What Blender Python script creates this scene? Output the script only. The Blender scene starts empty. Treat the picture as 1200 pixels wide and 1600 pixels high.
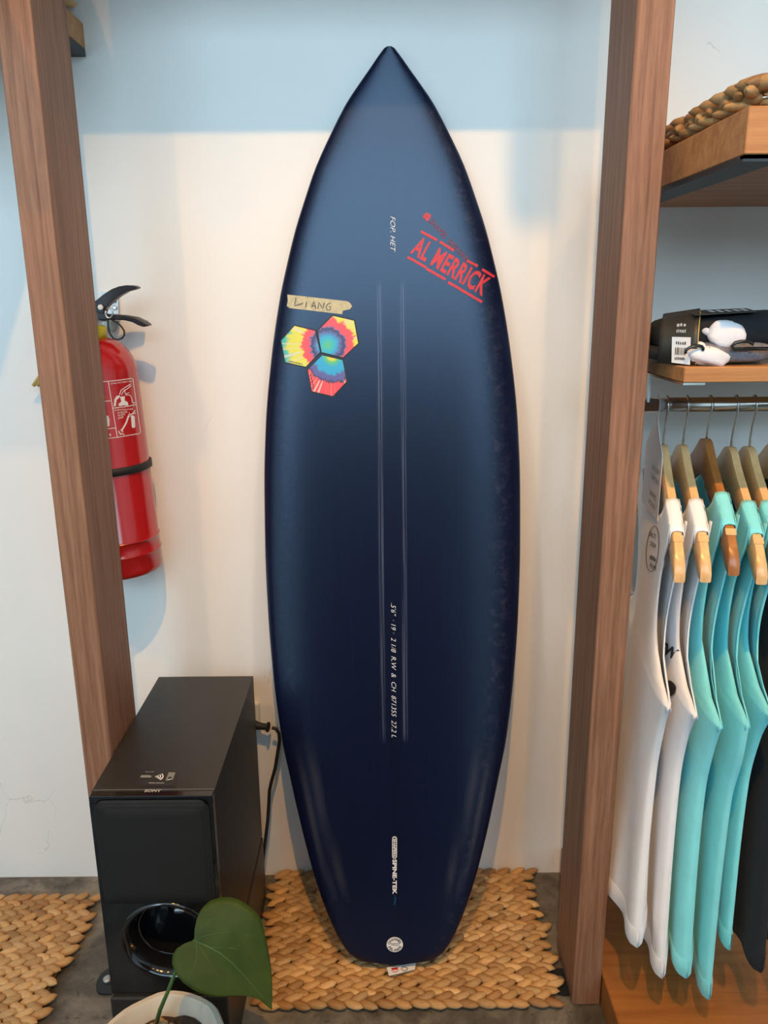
import bpy, bmesh, math, random
from mathutils import Vector, Matrix, Quaternion
from mathutils.bvhtree import BVHTree
R = math.radians
random.seed(7)
sc = bpy.context.scene
COL = sc.collection

# ------------------------------------------------------------------ camera
F, W, H = 1250.0, 1200.0, 1600.0
CAM = Vector((0.0, -1.525, 1.25))
PITCH, ROLL = R(15.0), R(0.5)
fwd = Vector((0, math.cos(PITCH), -math.sin(PITCH)))
r0 = Vector((1, 0, 0)); u0 = Vector((0, math.sin(PITCH), math.cos(PITCH)))
rgt = r0*math.cos(ROLL) - u0*math.sin(ROLL)
upv = u0*math.cos(ROLL) + r0*math.sin(ROLL)
cd = bpy.data.cameras.new('camera'); cam = bpy.data.objects.new('camera', cd); COL.objects.link(cam)
cd.sensor_fit = 'HORIZONTAL'; cd.sensor_width = 36.0; cd.lens = F/W*36.0; cd.clip_start = 0.02
cam.matrix_world = Matrix(((rgt.x, upv.x, -fwd.x, CAM.x), (rgt.y, upv.y, -fwd.y, CAM.y), (rgt.z, upv.z, -fwd.z, CAM.z), (0, 0, 0, 1)))
sc.camera = cam
def ray(px, py): return fwd + rgt*((px-W/2)/F) + upv*((H/2-py)/F)
def on_y(px, py, y): d = ray(px, py); return CAM + d*((y-CAM.y)/d.y)
def on_z(px, py, z): d = ray(px, py); return CAM + d*((z-CAM.z)/d.z)
def on_plane(px, py, c, n): d = ray(px, py); return CAM + d*((c-CAM).dot(n)/d.dot(n))
def proj(p):
    v = Vector(p)-CAM; z = v.dot(fwd); return (W/2+F*v.dot(rgt)/z, H/2-F*v.dot(upv)/z)

# ------------------------------------------------------------------ world, exposure
sc.view_settings.view_transform = 'Standard'; sc.view_settings.look = 'None'
sc.view_settings.gamma = 1.0; sc.view_settings.use_curve_mapping = False; sc.view_settings.exposure = 0.0
wd = bpy.data.worlds.new('daylight'); sc.world = wd; wd.use_nodes = True
bg = wd.node_tree.nodes['Background']; bg.inputs[0].default_value = (0.57, 0.82, 1.0, 1); bg.inputs[1].default_value = 7.6
# shop front opening behind the camera: daylight portal
FRONT_Y, OPEN_X0, OPEN_X1, OPEN_Z1, CEIL = -4.6, -2.6, 1.9, 3.6, 3.8
pl = bpy.data.lights.new('shop_front_daylight', 'AREA'); pl.shape = 'RECTANGLE'
pl.size = OPEN_X1-OPEN_X0; pl.size_y = OPEN_Z1; pl.cycles.is_portal = True
po = bpy.data.objects.new('shop_front_daylight', pl); COL.objects.link(po)
po.location = ((OPEN_X0+OPEN_X1)/2, FRONT_Y, OPEN_Z1/2); po.rotation_euler = (R(90), 0, 0)
LAMPS = [(-0.80, -1.65, 2.90, 46), (0.0, -1.65, 2.90, 150), (0.46, -1.65, 2.90, 44), (1.15, -1.65, 2.90, 42)]
WARM = (1.0, 0.50, 0.12)

# ------------------------------------------------------------------ materials
def nt(name):
    m = bpy.data.materials.new(name); m.use_nodes = True
    t = m.node_tree; return m, t, t.nodes['Principled BSDF']
def nd(t, typ, **kw):
    n = t.nodes.new(typ)
    for k, v in kw.items(): setattr(n, k, v)
    return n
def c4(c): return (c[0], c[1], c[2], 1.0)
def srgb(r, g, b):
    f = lambda v: (v/255/12.92) if v/255 <= .04045 else ((v/255+.055)/1.055)**2.4
    return (f(r), f(g), f(b))
def coords(t, scale=(1, 1, 1), kind='Object'):
    tc = nd(t, 'ShaderNodeTexCoord'); mp = nd(t, 'ShaderNodeMapping'); mp.inputs['Scale'].default_value = scale
    t.links.new(tc.outputs[kind], mp.inputs['Vector']); return mp.outputs[0]
def noise(t, vec, scale, detail=4, rough=.55, dist=0):
    n = nd(t, 'ShaderNodeTexNoise'); n.inputs['Scale'].default_value = scale; n.inputs['Detail'].default_value = detail
    n.inputs['Roughness'].default_value = rough; n.inputs['Distortion'].default_value = dist
    t.links.new(vec, n.inputs['Vector']); return n.outputs[0]
def ramp(t, fac, stops, interp='LINEAR'):
    n = nd(t, 'ShaderNodeValToRGB'); cr = n.color_ramp; cr.interpolation = interp
    while len(cr.elements) < len(stops): cr.elements.new(0.5)
    for e, (p, c) in zip(cr.elements, stops): e.position = p; e.color = c4(c)
    t.links.new(fac, n.inputs[0]); return n.outputs[0]
def mathn(t, op, a, b=None):
    n = nd(t, 'ShaderNodeMath', operation=op)
    for i, v in enumerate((a, b)):
        if v is None: continue
        if hasattr(v, 'is_output'): t.links.new(v, n.inputs[i])
        else: n.inputs[i].default_value = v
    return n.outputs[0]
def mixc(t, fac, a, b, mode='MIX'):
    n = nd(t, 'ShaderNodeMix', data_type='RGBA', blend_type=mode)
    for s, v in ((n.inputs[0], fac), (n.inputs[6], a), (n.inputs[7], b)):
        if hasattr(v, 'is_output'): t.links.new(v, s)
        elif isinstance(v, (int, float)): s.default_value = v
        else: s.default_value = c4(v)
    return n.outputs[2]
def bump(t, b, h, strength=.3, dist=.002):
    n = nd(t, 'ShaderNodeBump'); n.inputs['Strength'].default_value = strength; n.inputs['Distance'].default_value = dist
    t.links.new(h, n.inputs['Height']); t.links.new(n.outputs[0], b.inputs['Normal'])
def plain(name, col, rough=.5, metal=0, spec=.5, var=.12, vs=25, bmp=0, bs=200, sheen=0, coat=0):
    m, t, b = nt(name); v = coords(t)
    n = noise(t, v, vs)
    a = tuple(max(0, c*(1-var)) for c in col); d = tuple(min(1, c*(1+var)) for c in col)
    t.links.new(ramp(t, n, [(.3, a), (.7, d)]), b.inputs['Base Color'])
    b.inputs['Roughness'].default_value = rough; b.inputs['Metallic'].default_value = metal
    b.inputs['Specular IOR Level'].default_value = spec
    if sheen: b.inputs['Sheen Weight'].default_value = sheen
    if coat: b.inputs['Coat Weight'].default_value = coat; b.inputs['Coat Roughness'].default_value = .08
    if bmp: bump(t, b, noise(t, v, bs, 3), bmp, .001)
    return m
def wood(name, dark, light, scale, rough=.45, fleck=.5, spec=.35):
    m, t, b = nt(name); v = coords(t, scale)
    n1 = noise(t, v, 1.0, 8, .62, .35); n2 = noise(t, v, 5.5, 4, .7)
    c = ramp(t, n1, [(.28, dark), (.5, tuple((a+d)/2 for a, d in zip(dark, light))), (.72, light)])
    f = ramp(t, n2, [(.30, (.62, .58, .56)), (.52, (1, 1, 1))])
    t.links.new(mixc(t, fleck, c, f, 'MULTIPLY'), b.inputs['Base Color'])
    b.inputs['Roughness'].default_value = rough; b.inputs['Specular IOR Level'].default_value = spec
    bump(t, b, n2, .12, .001); return m
M = {}
# plaster wall
def wall_mat():
    m, t, b = nt('painted_plaster'); v = coords(t)
    n = noise(t, v, 2.2, 5); base = ramp(t, n, [(.3, (.80, .78, .745)), (.7, (.86, .845, .81))])
    vo = nd(t, 'ShaderNodeTexVoronoi', feature='DISTANCE_TO_EDGE'); vo.inputs['Scale'].default_value = 3.1
    wv = nd(t, 'ShaderNodeVectorMath', operation='ADD'); nn = nd(t, 'ShaderNodeTexNoise'); nn.inputs['Scale'].default_value = 9; nn.inputs['Detail'].default_value = 6
    sc_ = nd(t, 'ShaderNodeVectorMath', operation='SCALE'); sc_.inputs[3].default_value = .10
    t.links.new(v, nn.inputs['Vector']); t.links.new(nn.outputs['Color'], sc_.inputs[0]); t.links.new(v, wv.inputs[0]); t.links.new(sc_.outputs[0], wv.inputs[1])
    t.links.new(wv.outputs[0], vo.inputs['Vector'])
    line = mathn(t, 'LESS_THAN', vo.outputs['Distance'], .0022)
    gate = mathn(t, 'GREATER_THAN', noise(t, v, 3.3, 2), .64)
    fac = mathn(t, 'MULTIPLY', mathn(t, 'MULTIPLY', line, gate), .22)
    t.links.new(mixc(t, fac, base, (.30, .29, .27)), b.inputs['Base Color'])
    b.inputs['Roughness'].default_value = .6; b.inputs['Specular IOR Level'].default_value = .25
    bump(t, b, noise(t, v, 26, 5), .10, .004); return m
M['wall'] = wall_mat()
def concrete():
    m, t, b = nt('worn_concrete'); v = coords(t)
    n = noise(t, v, 7, 8, .65, .4); n2 = noise(t, v, 60, 5, .7)
    c = ramp(t, n, [(.34, (.035, .033, .028)), (.46, (.10, .092, .078)), (.56, (.20, .185, .155)), (.70, (.34, .315, .26))])
    p = ramp(t, n2, [(.33, (.25, .23, .2)), (.42, (1, 1, 1))])
    t.links.new(mixc(t, .75, c, p, 'MULTIPLY'), b.inputs['Base Color'])
    b.inputs['Roughness'].default_value = .55
    bump(t, b, n2, .25, .002); return m
M['floor'] = concrete()
M['street'] = plain('grey_pavement', (.26, .26, .25), .9)
M['ceiling'] = plain('white_ceiling_paint', (.7, .7, .69), .8)
M['post'] = wood('brown_post_wood', srgb(112, 76, 56), srgb(166, 122, 95), (120, 120, 4.0), .55, .6)
M['shelf'] = wood('honey_shelf_wood', srgb(160, 103, 58), srgb(205, 148, 92), (3.0, 60, 60), .45, .35)
M['platform'] = wood('amber_platform_wood', srgb(140, 84, 38), srgb(178, 116, 58), (2.6, 45, 45), .38, .3)
M['steel_dark'] = plain('blackened_steel', (.035, .04, .048), .45, .6)
M['chrome'] = plain('polished_steel', (.62, .60, .57), .22, 1.0, var=.04)
M['black_gloss'] = plain('black_gloss_plastic', (.006, .006, .007), .12, coat=.6)
M['lever_black'] = plain('black_painted_lever', (.012, .013, .018), .4)
M['black_satin'] = plain('black_satin_plastic', (.022, .020, .018), .42, bmp=.06, bs=900)
M['black_matt'] = plain('black_rubber', (.012, .012, .012), .6)
M['red_paint'] = plain('red_enamel', srgb(176, 20, 22), .22, var=.05, coat=.5)
M['white_print'] = plain('white_print', (.82, .80, .78), .6, var=.02)
M['grey_print'] = plain('grey_print', (.22, .23, .22), .6, var=.04)
M['dim_print'] = plain('dim_silver_print', (.55, .53, .50), .5, var=.04)
M['red_print'] = plain('red_decal_print', srgb(196, 34, 44), .5, var=.10, vs=160)
M['darkred_print'] = plain('dark_red_decal_print', srgb(120, 34, 52), .55, var=.15, vs=200)
M['ink'] = plain('black_ink', (.02, .02, .022), .7, var=.05)
M['greyink'] = plain('grey_ink', (.10, .10, .11), .7, var=.05)
M['blue_print'] = plain('blue_print', (.02, .10, .26), .6, var=.05)
M['tape'] = plain('masking_tape', srgb(188, 180, 146), .75, var=.16, vs=180)
M['yellow'] = plain('yellow_plastic', srgb(196, 186, 40), .45)
M['zinc'] = plain('zinc_plate', (.48, .50, .52), .38, .7)
M['white_plastic'] = plain('white_plastic', (.72, .70, .66), .35, var=.03)
M['pot'] = plain('chalky_white_ceramic', srgb(214, 204, 186), .6, var=.10, vs=14, bmp=.15, bs=60)
M['soil'] = plain('dark_soil', (.045, .026, .016), .9, var=.5, vs=120, bmp=.8, bs=150)
M['pebble'] = plain('tan_pebble', srgb(170, 135, 92), .7)
M['straw'] = plain('yellow_straw', srgb(205, 170, 92), .6)
M['cotton_white'] = plain('white_jersey', (.90, .90, .92), .85, var=.03, sheen=.2, bmp=.06, bs=700)
M['cotton_aqua'] = plain('aqua_jersey', srgb(138, 234, 240), .85, var=.05, sheen=.2, bmp=.06, bs=700)
M['cotton_black'] = plain('black_jersey', (.012, .013, .018), .85, var=.1, sheen=.05, bmp=.06, bs=700)
M['sock_black'] = plain('black_knit', (.010, .011, .014), .9, var=.2, bmp=.4, bs=500)
M['sock_grey'] = plain('heather_grey_knit', (.16, .16, .18), .9, var=.3, vs=300, bmp=.4, bs=500)
M['sock_white'] = plain('white_terry_knit', (.78, .77, .80), .9, var=.06, bmp=.5, bs=350)
M['card_black'] = plain('dark_olive_card', (.030, .028, .022), .5)
M['paper'] = plain('white_paper', (.78, .78, .79), .7, var=.03)
M['card_grey'] = plain('plain_white_card', (.74, .74, .78), .6, var=.03)
M['hang_light'] = wood('pale_hanger_wood', srgb(220, 168, 106), srgb(240, 202, 148), (70, 9, 24), .25, .18, .5)
M['hang_dark'] = wood('brown_hanger_wood', srgb(150, 92, 44), srgb(186, 124, 68), (70, 9, 24), .28, .25, .5)
M['fixture'] = plain('black_lamp_housing', (.03, .03, .03), .5)
M['brown_box'] = wood('brown_box_wood', srgb(96, 62, 42), srgb(130, 90, 62), (60, 4, 60), .5, .4)
def leafm():
    m, t, b = nt('dark_green_leaf'); v = coords(t, kind='UV')
    n = noise(t, coords(t), 40, 4)
    t.links.new(ramp(t, n, [(.3, (.026, .050, .006)), (.7, (.042, .074, .009))]), b.inputs['Base Color'])
    b.inputs['Roughness'].default_value = .5; b.inputs['Specular IOR Level'].default_value = .2
    b.inputs['Subsurface Weight'].default_value = .05; return m
M['leaf'] = leafm()
M['vein'] = plain('pale_green_vein', (.06, .15, .035), .45)
M['petiole'] = plain('green_stem', (.055, .13, .03), .4)
def attr_mat(name, rough=.55):
    m, t, b = nt(name); a = nd(t, 'ShaderNodeVertexColor'); a.layer_name = 'tint'
    n = noise(t, coords(t, (30, 160, 160)), 3, 4, .7)
    f = ramp(t, n, [(.3, (.66, .62, .56)), (.65, (1, 1, 1))])
    t.links.new(mixc(t, .8, a.outputs[0], f, 'MULTIPLY'), b.inputs['Base Color'])
    b.inputs['Roughness'].default_value = rough; b.inputs['Specular IOR Level'].default_value = .35
    bump(t, b, n, .3, .0015); return m
M['seagrass'] = attr_mat('dried_seagrass', .5)
M['jute'] = plain('dark_weave_backing', (.10, .055, .022), .9)
def grille():
    m, t, b = nt('speaker_grille_mesh'); v = coords(t, (1, 1, 1))
    vo = nd(t, 'ShaderNodeTexVoronoi'); vo.inputs['Scale'].default_value = 420; vo.inputs['Randomness'].default_value = 0.0
    t.links.new(v, vo.inputs['Vector'])
    c = ramp(t, vo.outputs['Distance'], [(.25, (.002, .002, .002)), (.42, (.016, .017, .016))])
    t.links.new(c, b.inputs['Base Color']); b.inputs['Roughness'].default_value = .6; b.inputs['Specular IOR Level'].default_value = .25
    bump(t, b, vo.outputs['Distance'], .6, .001); return m
M['grille'] = grille()
def tiedye(name, stops):
    m, t, b = nt(name); tc = nd(t, 'ShaderNodeTexCoord'); uv = tc.outputs['UV']
    ln = nd(t, 'ShaderNodeVectorMath', operation='LENGTH'); t.links.new(uv, ln.inputs[0])
    nz = nd(t, 'ShaderNodeVectorMath', operation='NORMALIZE'); t.links.new(uv, nz.inputs[0])
    n1 = noise(t, nz.outputs[0], 5.0, 3, .8); n2 = noise(t, uv, 9.0, 2)
    k = mathn(t, 'ADD', mathn(t, 'MULTIPLY', mathn(t, 'SUBTRACT', n1, .5), .55), mathn(t, 'MULTIPLY', mathn(t, 'SUBTRACT', n2, .5), .3))
    r = mathn(t, 'MULTIPLY', ln.outputs['Value'], mathn(t, 'ADD', k, 1.0))
    c = ramp(t, r, stops)
    sp = noise(t, nz.outputs[0], 16.0, 2, .6)
    w = ramp(t, sp, [(.56, (0, 0, 0)), (.60, (1, 1, 1))])
    far = ramp(t, ln.outputs['Value'], [(.40, (0, 0, 0)), (.46, (1, 1, 1))])
    t.links.new(mixc(t, mathn(t, 'MULTIPLY', mathn(t, 'MULTIPLY', w, far), .75), c, srgb(205, 205, 190)), b.inputs['Base Color'])
    b.inputs['Roughness'].default_value = .35; return m
TEAL, CYAN, PURP, NAVY, RED, YEL, ORG, GRN = srgb(60, 180, 170), srgb(40, 160, 205), srgb(88, 86, 150), srgb(30, 36, 66), srgb(226, 66, 72), srgb(214, 208, 46), srgb(222, 130, 44), srgb(90, 185, 100)
M['tie1'] = tiedye('tie_dye_print', [(0, GRN), (.07, TEAL), (.14, CYAN), (.20, PURP), (.25, NAVY), (.27, PURP), (.30, RED), (.40, RED), (.43, YEL), (.60, YEL), (.68, TEAL)])
M['tie2'] = tiedye('tie_dye_print_reversed', [(0, ORG), (.06, YEL), (.10, GRN), (.17, CYAN), (.27, CYAN), (.31, PURP), (.38, PURP), (.41, NAVY), (.43, RED), (.66, RED), (.72, YEL)])
def board_mat():
    m, t, b = nt('navy_board_lacquer'); tc = nd(t, 'ShaderNodeTexCoord'); uv = tc.outputs['UV']
    sx = nd(t, 'ShaderNodeSeparateXYZ'); t.links.new(uv, sx.inputs[0]); u, s = sx.outputs[0], sx.outputs[1]
    mp = nd(t, 'ShaderNodeMapping'); mp.inputs['Scale'].default_value = (90, 2.2, 1); t.links.new(uv, mp.inputs[0])
    streak = noise(t, mp.outputs[0], 1.0, 5, .7)
    base = ramp(t, streak, [(.25, (.0026, .0045, .019)), (.75, (.0042, .0068, .029))])
    def band(center, half, soft):
        d = mathn(t, 'ABSOLUTE', mathn(t, 'SUBTRACT', u, center))
        n = nd(t, 'ShaderNodeMapRange'); n.inputs[1].default_value = half; n.inputs[2].default_value = half+soft; n.inputs[3].default_value = 1; n.inputs[4].default_value = 0
        t.links.new(d, n.inputs[0]); return n.outputs[0]
    def between(a, c, soft=.02):
        n1 = nd(t, 'ShaderNodeMapRange'); n1.inputs[1].default_value = a; n1.inputs[2].default_value = a+soft; t.links.new(s, n1.inputs[0])
        n2 = nd(t, 'ShaderNodeMapRange'); n2.inputs[1].default_value = c-soft; n2.inputs[2].default_value = c; n2.inputs[3].default_value = 1; n2.inputs[4].default_value = 0; t.links.new(s, n2.inputs[0])
        return mathn(t, 'MULTIPLY', n1.outputs[0], n2.outputs[0])
    mp2 = nd(t, 'ShaderNodeMapping'); mp2.inputs['Scale'].default_value = (700, 3.0, 1); t.links.new(uv, mp2.inputs[0])
    fine = ramp(t, noise(t, mp2.outputs[0], 1.0, 3), [(.45, (0, 0, 0)), (.65, (1, 1, 1))])
    lines = mathn(t, 'ADD', band(-.021, .003, .003), band(.021, .003, .003))
    lm = mathn(t, 'MULTIPLY', mathn(t, 'MULTIPLY', lines, between(.42, 1.27)), mathn(t, 'MULTIPLY', fine, .32))
    col = mixc(t, lm, base, (.25, .30, .42))
    # dark stringer line and scuffed dust along the right rail
    st = mathn(t, 'MULTIPLY', band(0, .009, .001), .65)
    col = mixc(t, st, col, (.003, .005, .018))
    dust = ramp(t, noise(t, uv, 55, 6, .8), [(.50, (0, 0, 0)), (.72, (1, 1, 1))])
    at = nd(t, 'ShaderNodeVertexColor'); at.layer_name = 'rail'
    sr = nd(t, 'ShaderNodeSeparateColor'); t.links.new(at.outputs[0], sr.inputs[0])
    dm = mathn(t, 'MULTIPLY', mathn(t, 'MULTIPLY', dust, sr.outputs[0]), .13)
    col = mixc(t, dm, col, (.30, .28, .36))
    gm = mathn(t, 'MULTIPLY', sr.outputs[1], .10)
    col = mixc(t, gm, col, (.30, .29, .28))
    t.links.new(col, b.inputs['Base Color'])
    b.inputs['Roughness'].default_value = .27; b.inputs['Specular IOR Level'].default_value = .55; b.inputs['Specular Tint'].default_value = (.60, .76, 1.0, 1)
    bump(t, b, streak, .04, .001)
    return m
M['board'] = board_mat()
M['board_white'] = plain('white_board_underside', (.72, .70, .68), .35, var=.03)

# ------------------------------------------------------------------ mesh helpers
class MB:
    def __init__(s): s.v = []; s.f = []; s.c = []
    def add(s, vs, fs, tint=None):
        o = len(s.v); s.v += [Vector(p) for p in vs]; s.f += [tuple(i+o for i in f) for f in fs]
        s.c += [tint or (1, 1, 1)]*len(vs); return s
    def box(s, x0, x1, y0, y1, z0, z1, bev=0, seg=2, mtx=None):
        bm = bmesh.new(); bmesh.ops.create_cube(bm, size=1)
        for v in bm.verts: v.co = Vector(((x0+x1)/2+v.co.x*(x1-x0), (y0+y1)/2+v.co.y*(y1-y0), (z0+z1)/2+v.co.z*(z1-z0)))
        if bev: bmesh.ops.bevel(bm, geom=bm.edges[:], offset=bev, segments=seg, affect='EDGES', profile=.5)
        if mtx: bm.transform(mtx)
        return s.bm(bm)
    def bm(s, bm):
        bm.verts.index_update(); s.add([v.co.copy() for v in bm.verts], [[v.index for v in f.verts] for f in bm.faces]); bm.free(); return s
    def tube(s, pts, r, n=10, cap=True):
        pts = [Vector(p) for p in pts]; rs = r if isinstance(r, (list, tuple)) else [r]*len(pts)
        vs, fs = [], []; prev = None
        for i, p in enumerate(pts):
            t = (pts[min(i+1, len(pts)-1)]-pts[max(i-1, 0)]).normalized()
            if prev is None:
                a = Vector((0, 0, 1)) if abs(t.z) < .9 else Vector((1, 0, 0)); x = t.cross(a).normalized()
            else:
                x = prev - t*prev.dot(t); x.normalize()
            prev = x; y = t.cross(x)
            for k in range(n):
                a = 2*math.pi*k/n; vs.append(p + x*math.cos(a)*rs[i] + y*math.sin(a)*rs[i])
        for i in range(len(pts)-1):
            for k in range(n): fs.append((i*n+k, i*n+(k+1) % n, (i+1)*n+(k+1) % n, (i+1)*n+k))
        if cap: fs.append(tuple(range(n))[::-1]); fs.append(tuple((len(pts)-1)*n+k for k in range(n)))
        return s.add(vs, fs)
    def lathe(s, prof, n=40, o=(0, 0, 0), axis='Z', cap=True):
        vs, fs = [], []
        for r, h in prof:
            for k in range(n):
                a = 2*math.pi*k/n
                p = (r*math.cos(a), r*math.sin(a), h) if axis == 'Z' else ((r*math.cos(a), -h, r*math.sin(a)) if axis == 'Y' else (h, r*math.cos(a), r*math.sin(a)))
                vs.append(Vector(p)+Vector(o))
        for i in range(len(prof)-1):
            for k in range(n): fs.append((i*n+k, i*n+(k+1) % n, (i+1)*n+(k+1) % n, (i+1)*n+k))
        if cap:
            if prof[0][0] > 1e-6: fs.append(tuple(range(n))[::-1])
            if prof[-1][0] > 1e-6: fs.append(tuple((len(prof)-1)*n+k for k in range(n)))
        return s.add(vs, fs)
    def prism(s, poly, ext):
        n = len(poly); e = Vector(ext); a = [Vector(p) for p in poly]
        fs = [tuple(range(n))[::-1], tuple(range(n, 2*n))] + [(i, (i+1) % n, n+(i+1) % n, n+i) for i in range(n)]
        return s.add(a+[p+e for p in a], fs)
    def blob(s, c, r, mtx=None, e=1.0, n=20, m=12, jit=0, seed=0):
        rnd = random.Random(seed); vs, fs = [], []
        ph = [rnd.uniform(0, 6.28) for _ in range(6)]
        pw = lambda x, k: math.copysign(abs(x)**k, x)
        for i in range(m+1):
            la = -math.pi/2+math.pi*i/m
            for k in range(n):
                lo = 2*math.pi*k/n
                p = Vector((r[0]*pw(math.cos(la), e)*pw(math.cos(lo), e), r[1]*pw(math.cos(la), e)*pw(math.sin(lo), e), r[2]*pw(math.sin(la), e)))
                if jit: p *= 1+jit*(math.sin(3*lo+ph[0])*math.cos(2*la+ph[1])+.6*math.sin(5*la+2*lo+ph[2]))
                if mtx: p = mtx @ p
                vs.append(p+Vector(c))
        for i in range(m):
            for k in range(n): fs.append((i*n+k, i*n+(k+1) % n, (i+1)*n+(k+1) % n, (i+1)*n+k))
        return s.add(vs, fs)
    def build(s, name, mat, parent=None, smooth=False, tint=False, loc=None, uv=None, weld=False):
        o_ = parent['_loc'] if parent and '_loc' in parent.keys() else None
        base = Vector(o_) if o_ is not None else Vector((0, 0, 0))
        if parent is None:
            if loc is None:
                lo = [min(v[i] for v in s.v) for i in range(3)]; hi = [max(v[i] for v in s.v) for i in range(3)]
                loc = ((lo[0]+hi[0])/2, (lo[1]+hi[1])/2, lo[2])
            base = Vector(loc)
        me = bpy.data.meshes.new(name); me.from_pydata([v-base for v in s.v], [], s.f)
        if weld:
            bm = bmesh.new(); bm.from_mesh(me); bmesh.ops.remove_doubles(bm, verts=bm.verts, dist=1e-5); bm.to_mesh(me); bm.free()
        if smooth: me.polygons.foreach_set('use_smooth', [True]*len(me.polygons))
        if tint:
            ca = me.color_attributes.new('tint', 'FLOAT_COLOR', 'POINT')
            ca.data.foreach_set('color', [x for c in s.c for x in (c[0], c[1], c[2], 1.0)])
        if uv:
            ul = me.uv_layers.new(name='UVMap')
            for l in me.loops: ul.data[l.index].uv = uv[l.vertex_index]
        me.materials.append(M[mat] if isinstance(mat, str) else mat)
        me.update()
        ob = bpy.data.objects.new(name, me); COL.objects.link(ob)
        if parent is None: ob.location = base
        else: ob.parent = parent
        ob['_loc'] = tuple(base)
        if smooth == 'auto':
            pass
        return ob
def sharp(ob, ang=40):
    me = ob.data; me.polygons.foreach_set('use_smooth', [True]*len(me.polygons)); me.set_sharp_from_angle(angle=R(ang)); return ob
def tag(o, label=None, cat=None, group=None, kind=None):
    if label: o['label'] = label
    if cat: o['category'] = cat
    if group: o['group'] = group
    if kind: o['kind'] = kind
    return o
def thing(name, loc, label, cat, group=None):
    o = bpy.data.objects.new(name, None); COL.objects.link(o); o.location = loc; o.empty_display_size = .05
    o['_loc'] = tuple(loc); return tag(o, label, cat, group)
def bvh_of(mb): return BVHTree.FromPolygons([v for v in mb.v], mb.f)
def drop(bvh, px, py, off=.0006):
    d = ray(px, py).normalized(); h = bvh.ray_cast(CAM, d)
    if h[0] is None: return None
    n = h[1]
    if n.dot(d) > 0: n = -n
    return h[0]+n*off
def pt_in(poly, x, y):
    r = False; j = len(poly)-1
    for i in range(len(poly)):
        if (poly[i][1] > y) != (poly[j][1] > y) and x < (poly[j][0]-poly[i][0])*(y-poly[i][1])/(poly[j][1]-poly[i][1])+poly[i][0]: r = not r
        j = i
    return r
def fan_poly(poly, ring=4):
    """concentric rings inside a (convex-ish) outline -> dense 2D mesh"""
    cx = sum(p[0] for p in poly)/len(poly); cy = sum(p[1] for p in poly)/len(poly)
    dense = []
    for i, a in enumerate(poly):
        b = poly[(i+1) % len(poly)]; k = max(1, int(math.hypot(b[0]-a[0], b[1]-a[1])/8))
        for j in range(k): dense.append((a[0]+(b[0]-a[0])*j/k, a[1]+(b[1]-a[1])*j/k))
    n = len(dense); vs, fs = [], []
    for r in range(ring+1, 0, -1):
        q = r/(ring+1); vs += [(cx+(x-cx)*q, cy+(y-cy)*q) for x, y in dense]
    vs.append((cx, cy))
    for r in range(ring):
        for i in range(n): fs.append((r*n+i, r*n+(i+1) % n, (r+1)*n+(i+1) % n, (r+1)*n+i))
    for i in range(n): fs.append((ring*n+i, ring*n+(i+1) % n, len(vs)-1))
    return vs, fs
def decal(name, bvh, v2, f2, mat, parent, off=.0006, uvf=None):
    mb = MB(); pts = []; last = None
    for x, y in v2:
        p = drop(bvh, x, y, off)
        pts.append(p)
    ok = [p for p in pts if p is not None]
    if not ok: return None
    pts = [p if p is not None else ok[0] for p in pts]
    bad = {i for i, (x, y) in enumerate(v2) if drop(bvh, x, y, off) is None}
    mb.add(pts, [f for f in f2 if not any(i in bad for i in f)])
    return mb.build(name, mat, parent, uv=[uvf(x, y) for x, y in v2] if uvf else None)
def text_mesh(s, bold=0.0, shear=0.0, space=1.0):
    cu = bpy.data.curves.new('t', 'FONT'); cu.body = s; cu.offset = bold; cu.shear = shear; cu.space_character = space; cu.resolution_u = 3
    ob = bpy.data.objects.new('t', cu); COL.objects.link(ob)
    me = bpy.data.meshes.new_from_object(ob)
    v = [(p.co.x, p.co.y) for p in me.vertices]; f = [tuple(p.vertices) for p in me.polygons]
    bpy.data.objects.remove(ob); bpy.data.curves.remove(cu); bpy.data.meshes.remove(me)
    x0 = min(p[0] for p in v); x1 = max(p[0] for p in v); y0 = min(p[1] for p in v); y1 = max(p[1] for p in v)
    return [((x-x0)/(x1-x0), (y-y0)/(y1-y0)) for x, y in v], f
def ticks(n):   # unreadable small print: a row of uneven blocks
    r_ = random.Random(n); V, Fc = [], []
    for k in range(n):
        a, b = k/n+.02, (k+1)/n-.25/n*r_.uniform(.6, 1.6); c, d = r_.choice((0, .12)), r_.choice((1, .85)); o = len(V)
        V += [(a, c), (b, c), (b, d), (a, d)]; Fc.append((o, o+1, o+2, o+3))
    return V, Fc
def quad_map(q, u, v):   # q: TL,TR,BR,BL in pixels ; u right, v up
    tl, tr, br, bl = q
    return tuple((bl[i]*(1-u)+br[i]*u)*(1-v)+(tl[i]*(1-u)+tr[i]*u)*v for i in range(2))
def decal_text(name, bvh, s, q, mat, parent, bold=0, shear=0, off=.0008, space=1.0):
    v, f = ticks(int(s[1:])) if s[0] == '#' else text_mesh(s, bold, shear, space)
    return decal(name, bvh, [quad_map(q, a, b) for a, b in v], f, mat, parent, off)
def stroke2(pts, w):
    """2D polyline -> ribbon"""
    vs, fs = [], []
    for i, p in enumerate(pts):
        a = pts[max(i-1, 0)]; b = pts[min(i+1, len(pts)-1)]; dx, dy = b[0]-a[0], b[1]-a[1]; l = math.hypot(dx, dy) or 1
        vs += [(p[0]-dy/l*w/2, p[1]+dx/l*w/2), (p[0]+dy/l*w/2, p[1]-dx/l*w/2)]
    for i in range(len(pts)-1): fs.append((2*i, 2*i+1, 2*i+3, 2*i+2))
    return vs, fs
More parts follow.
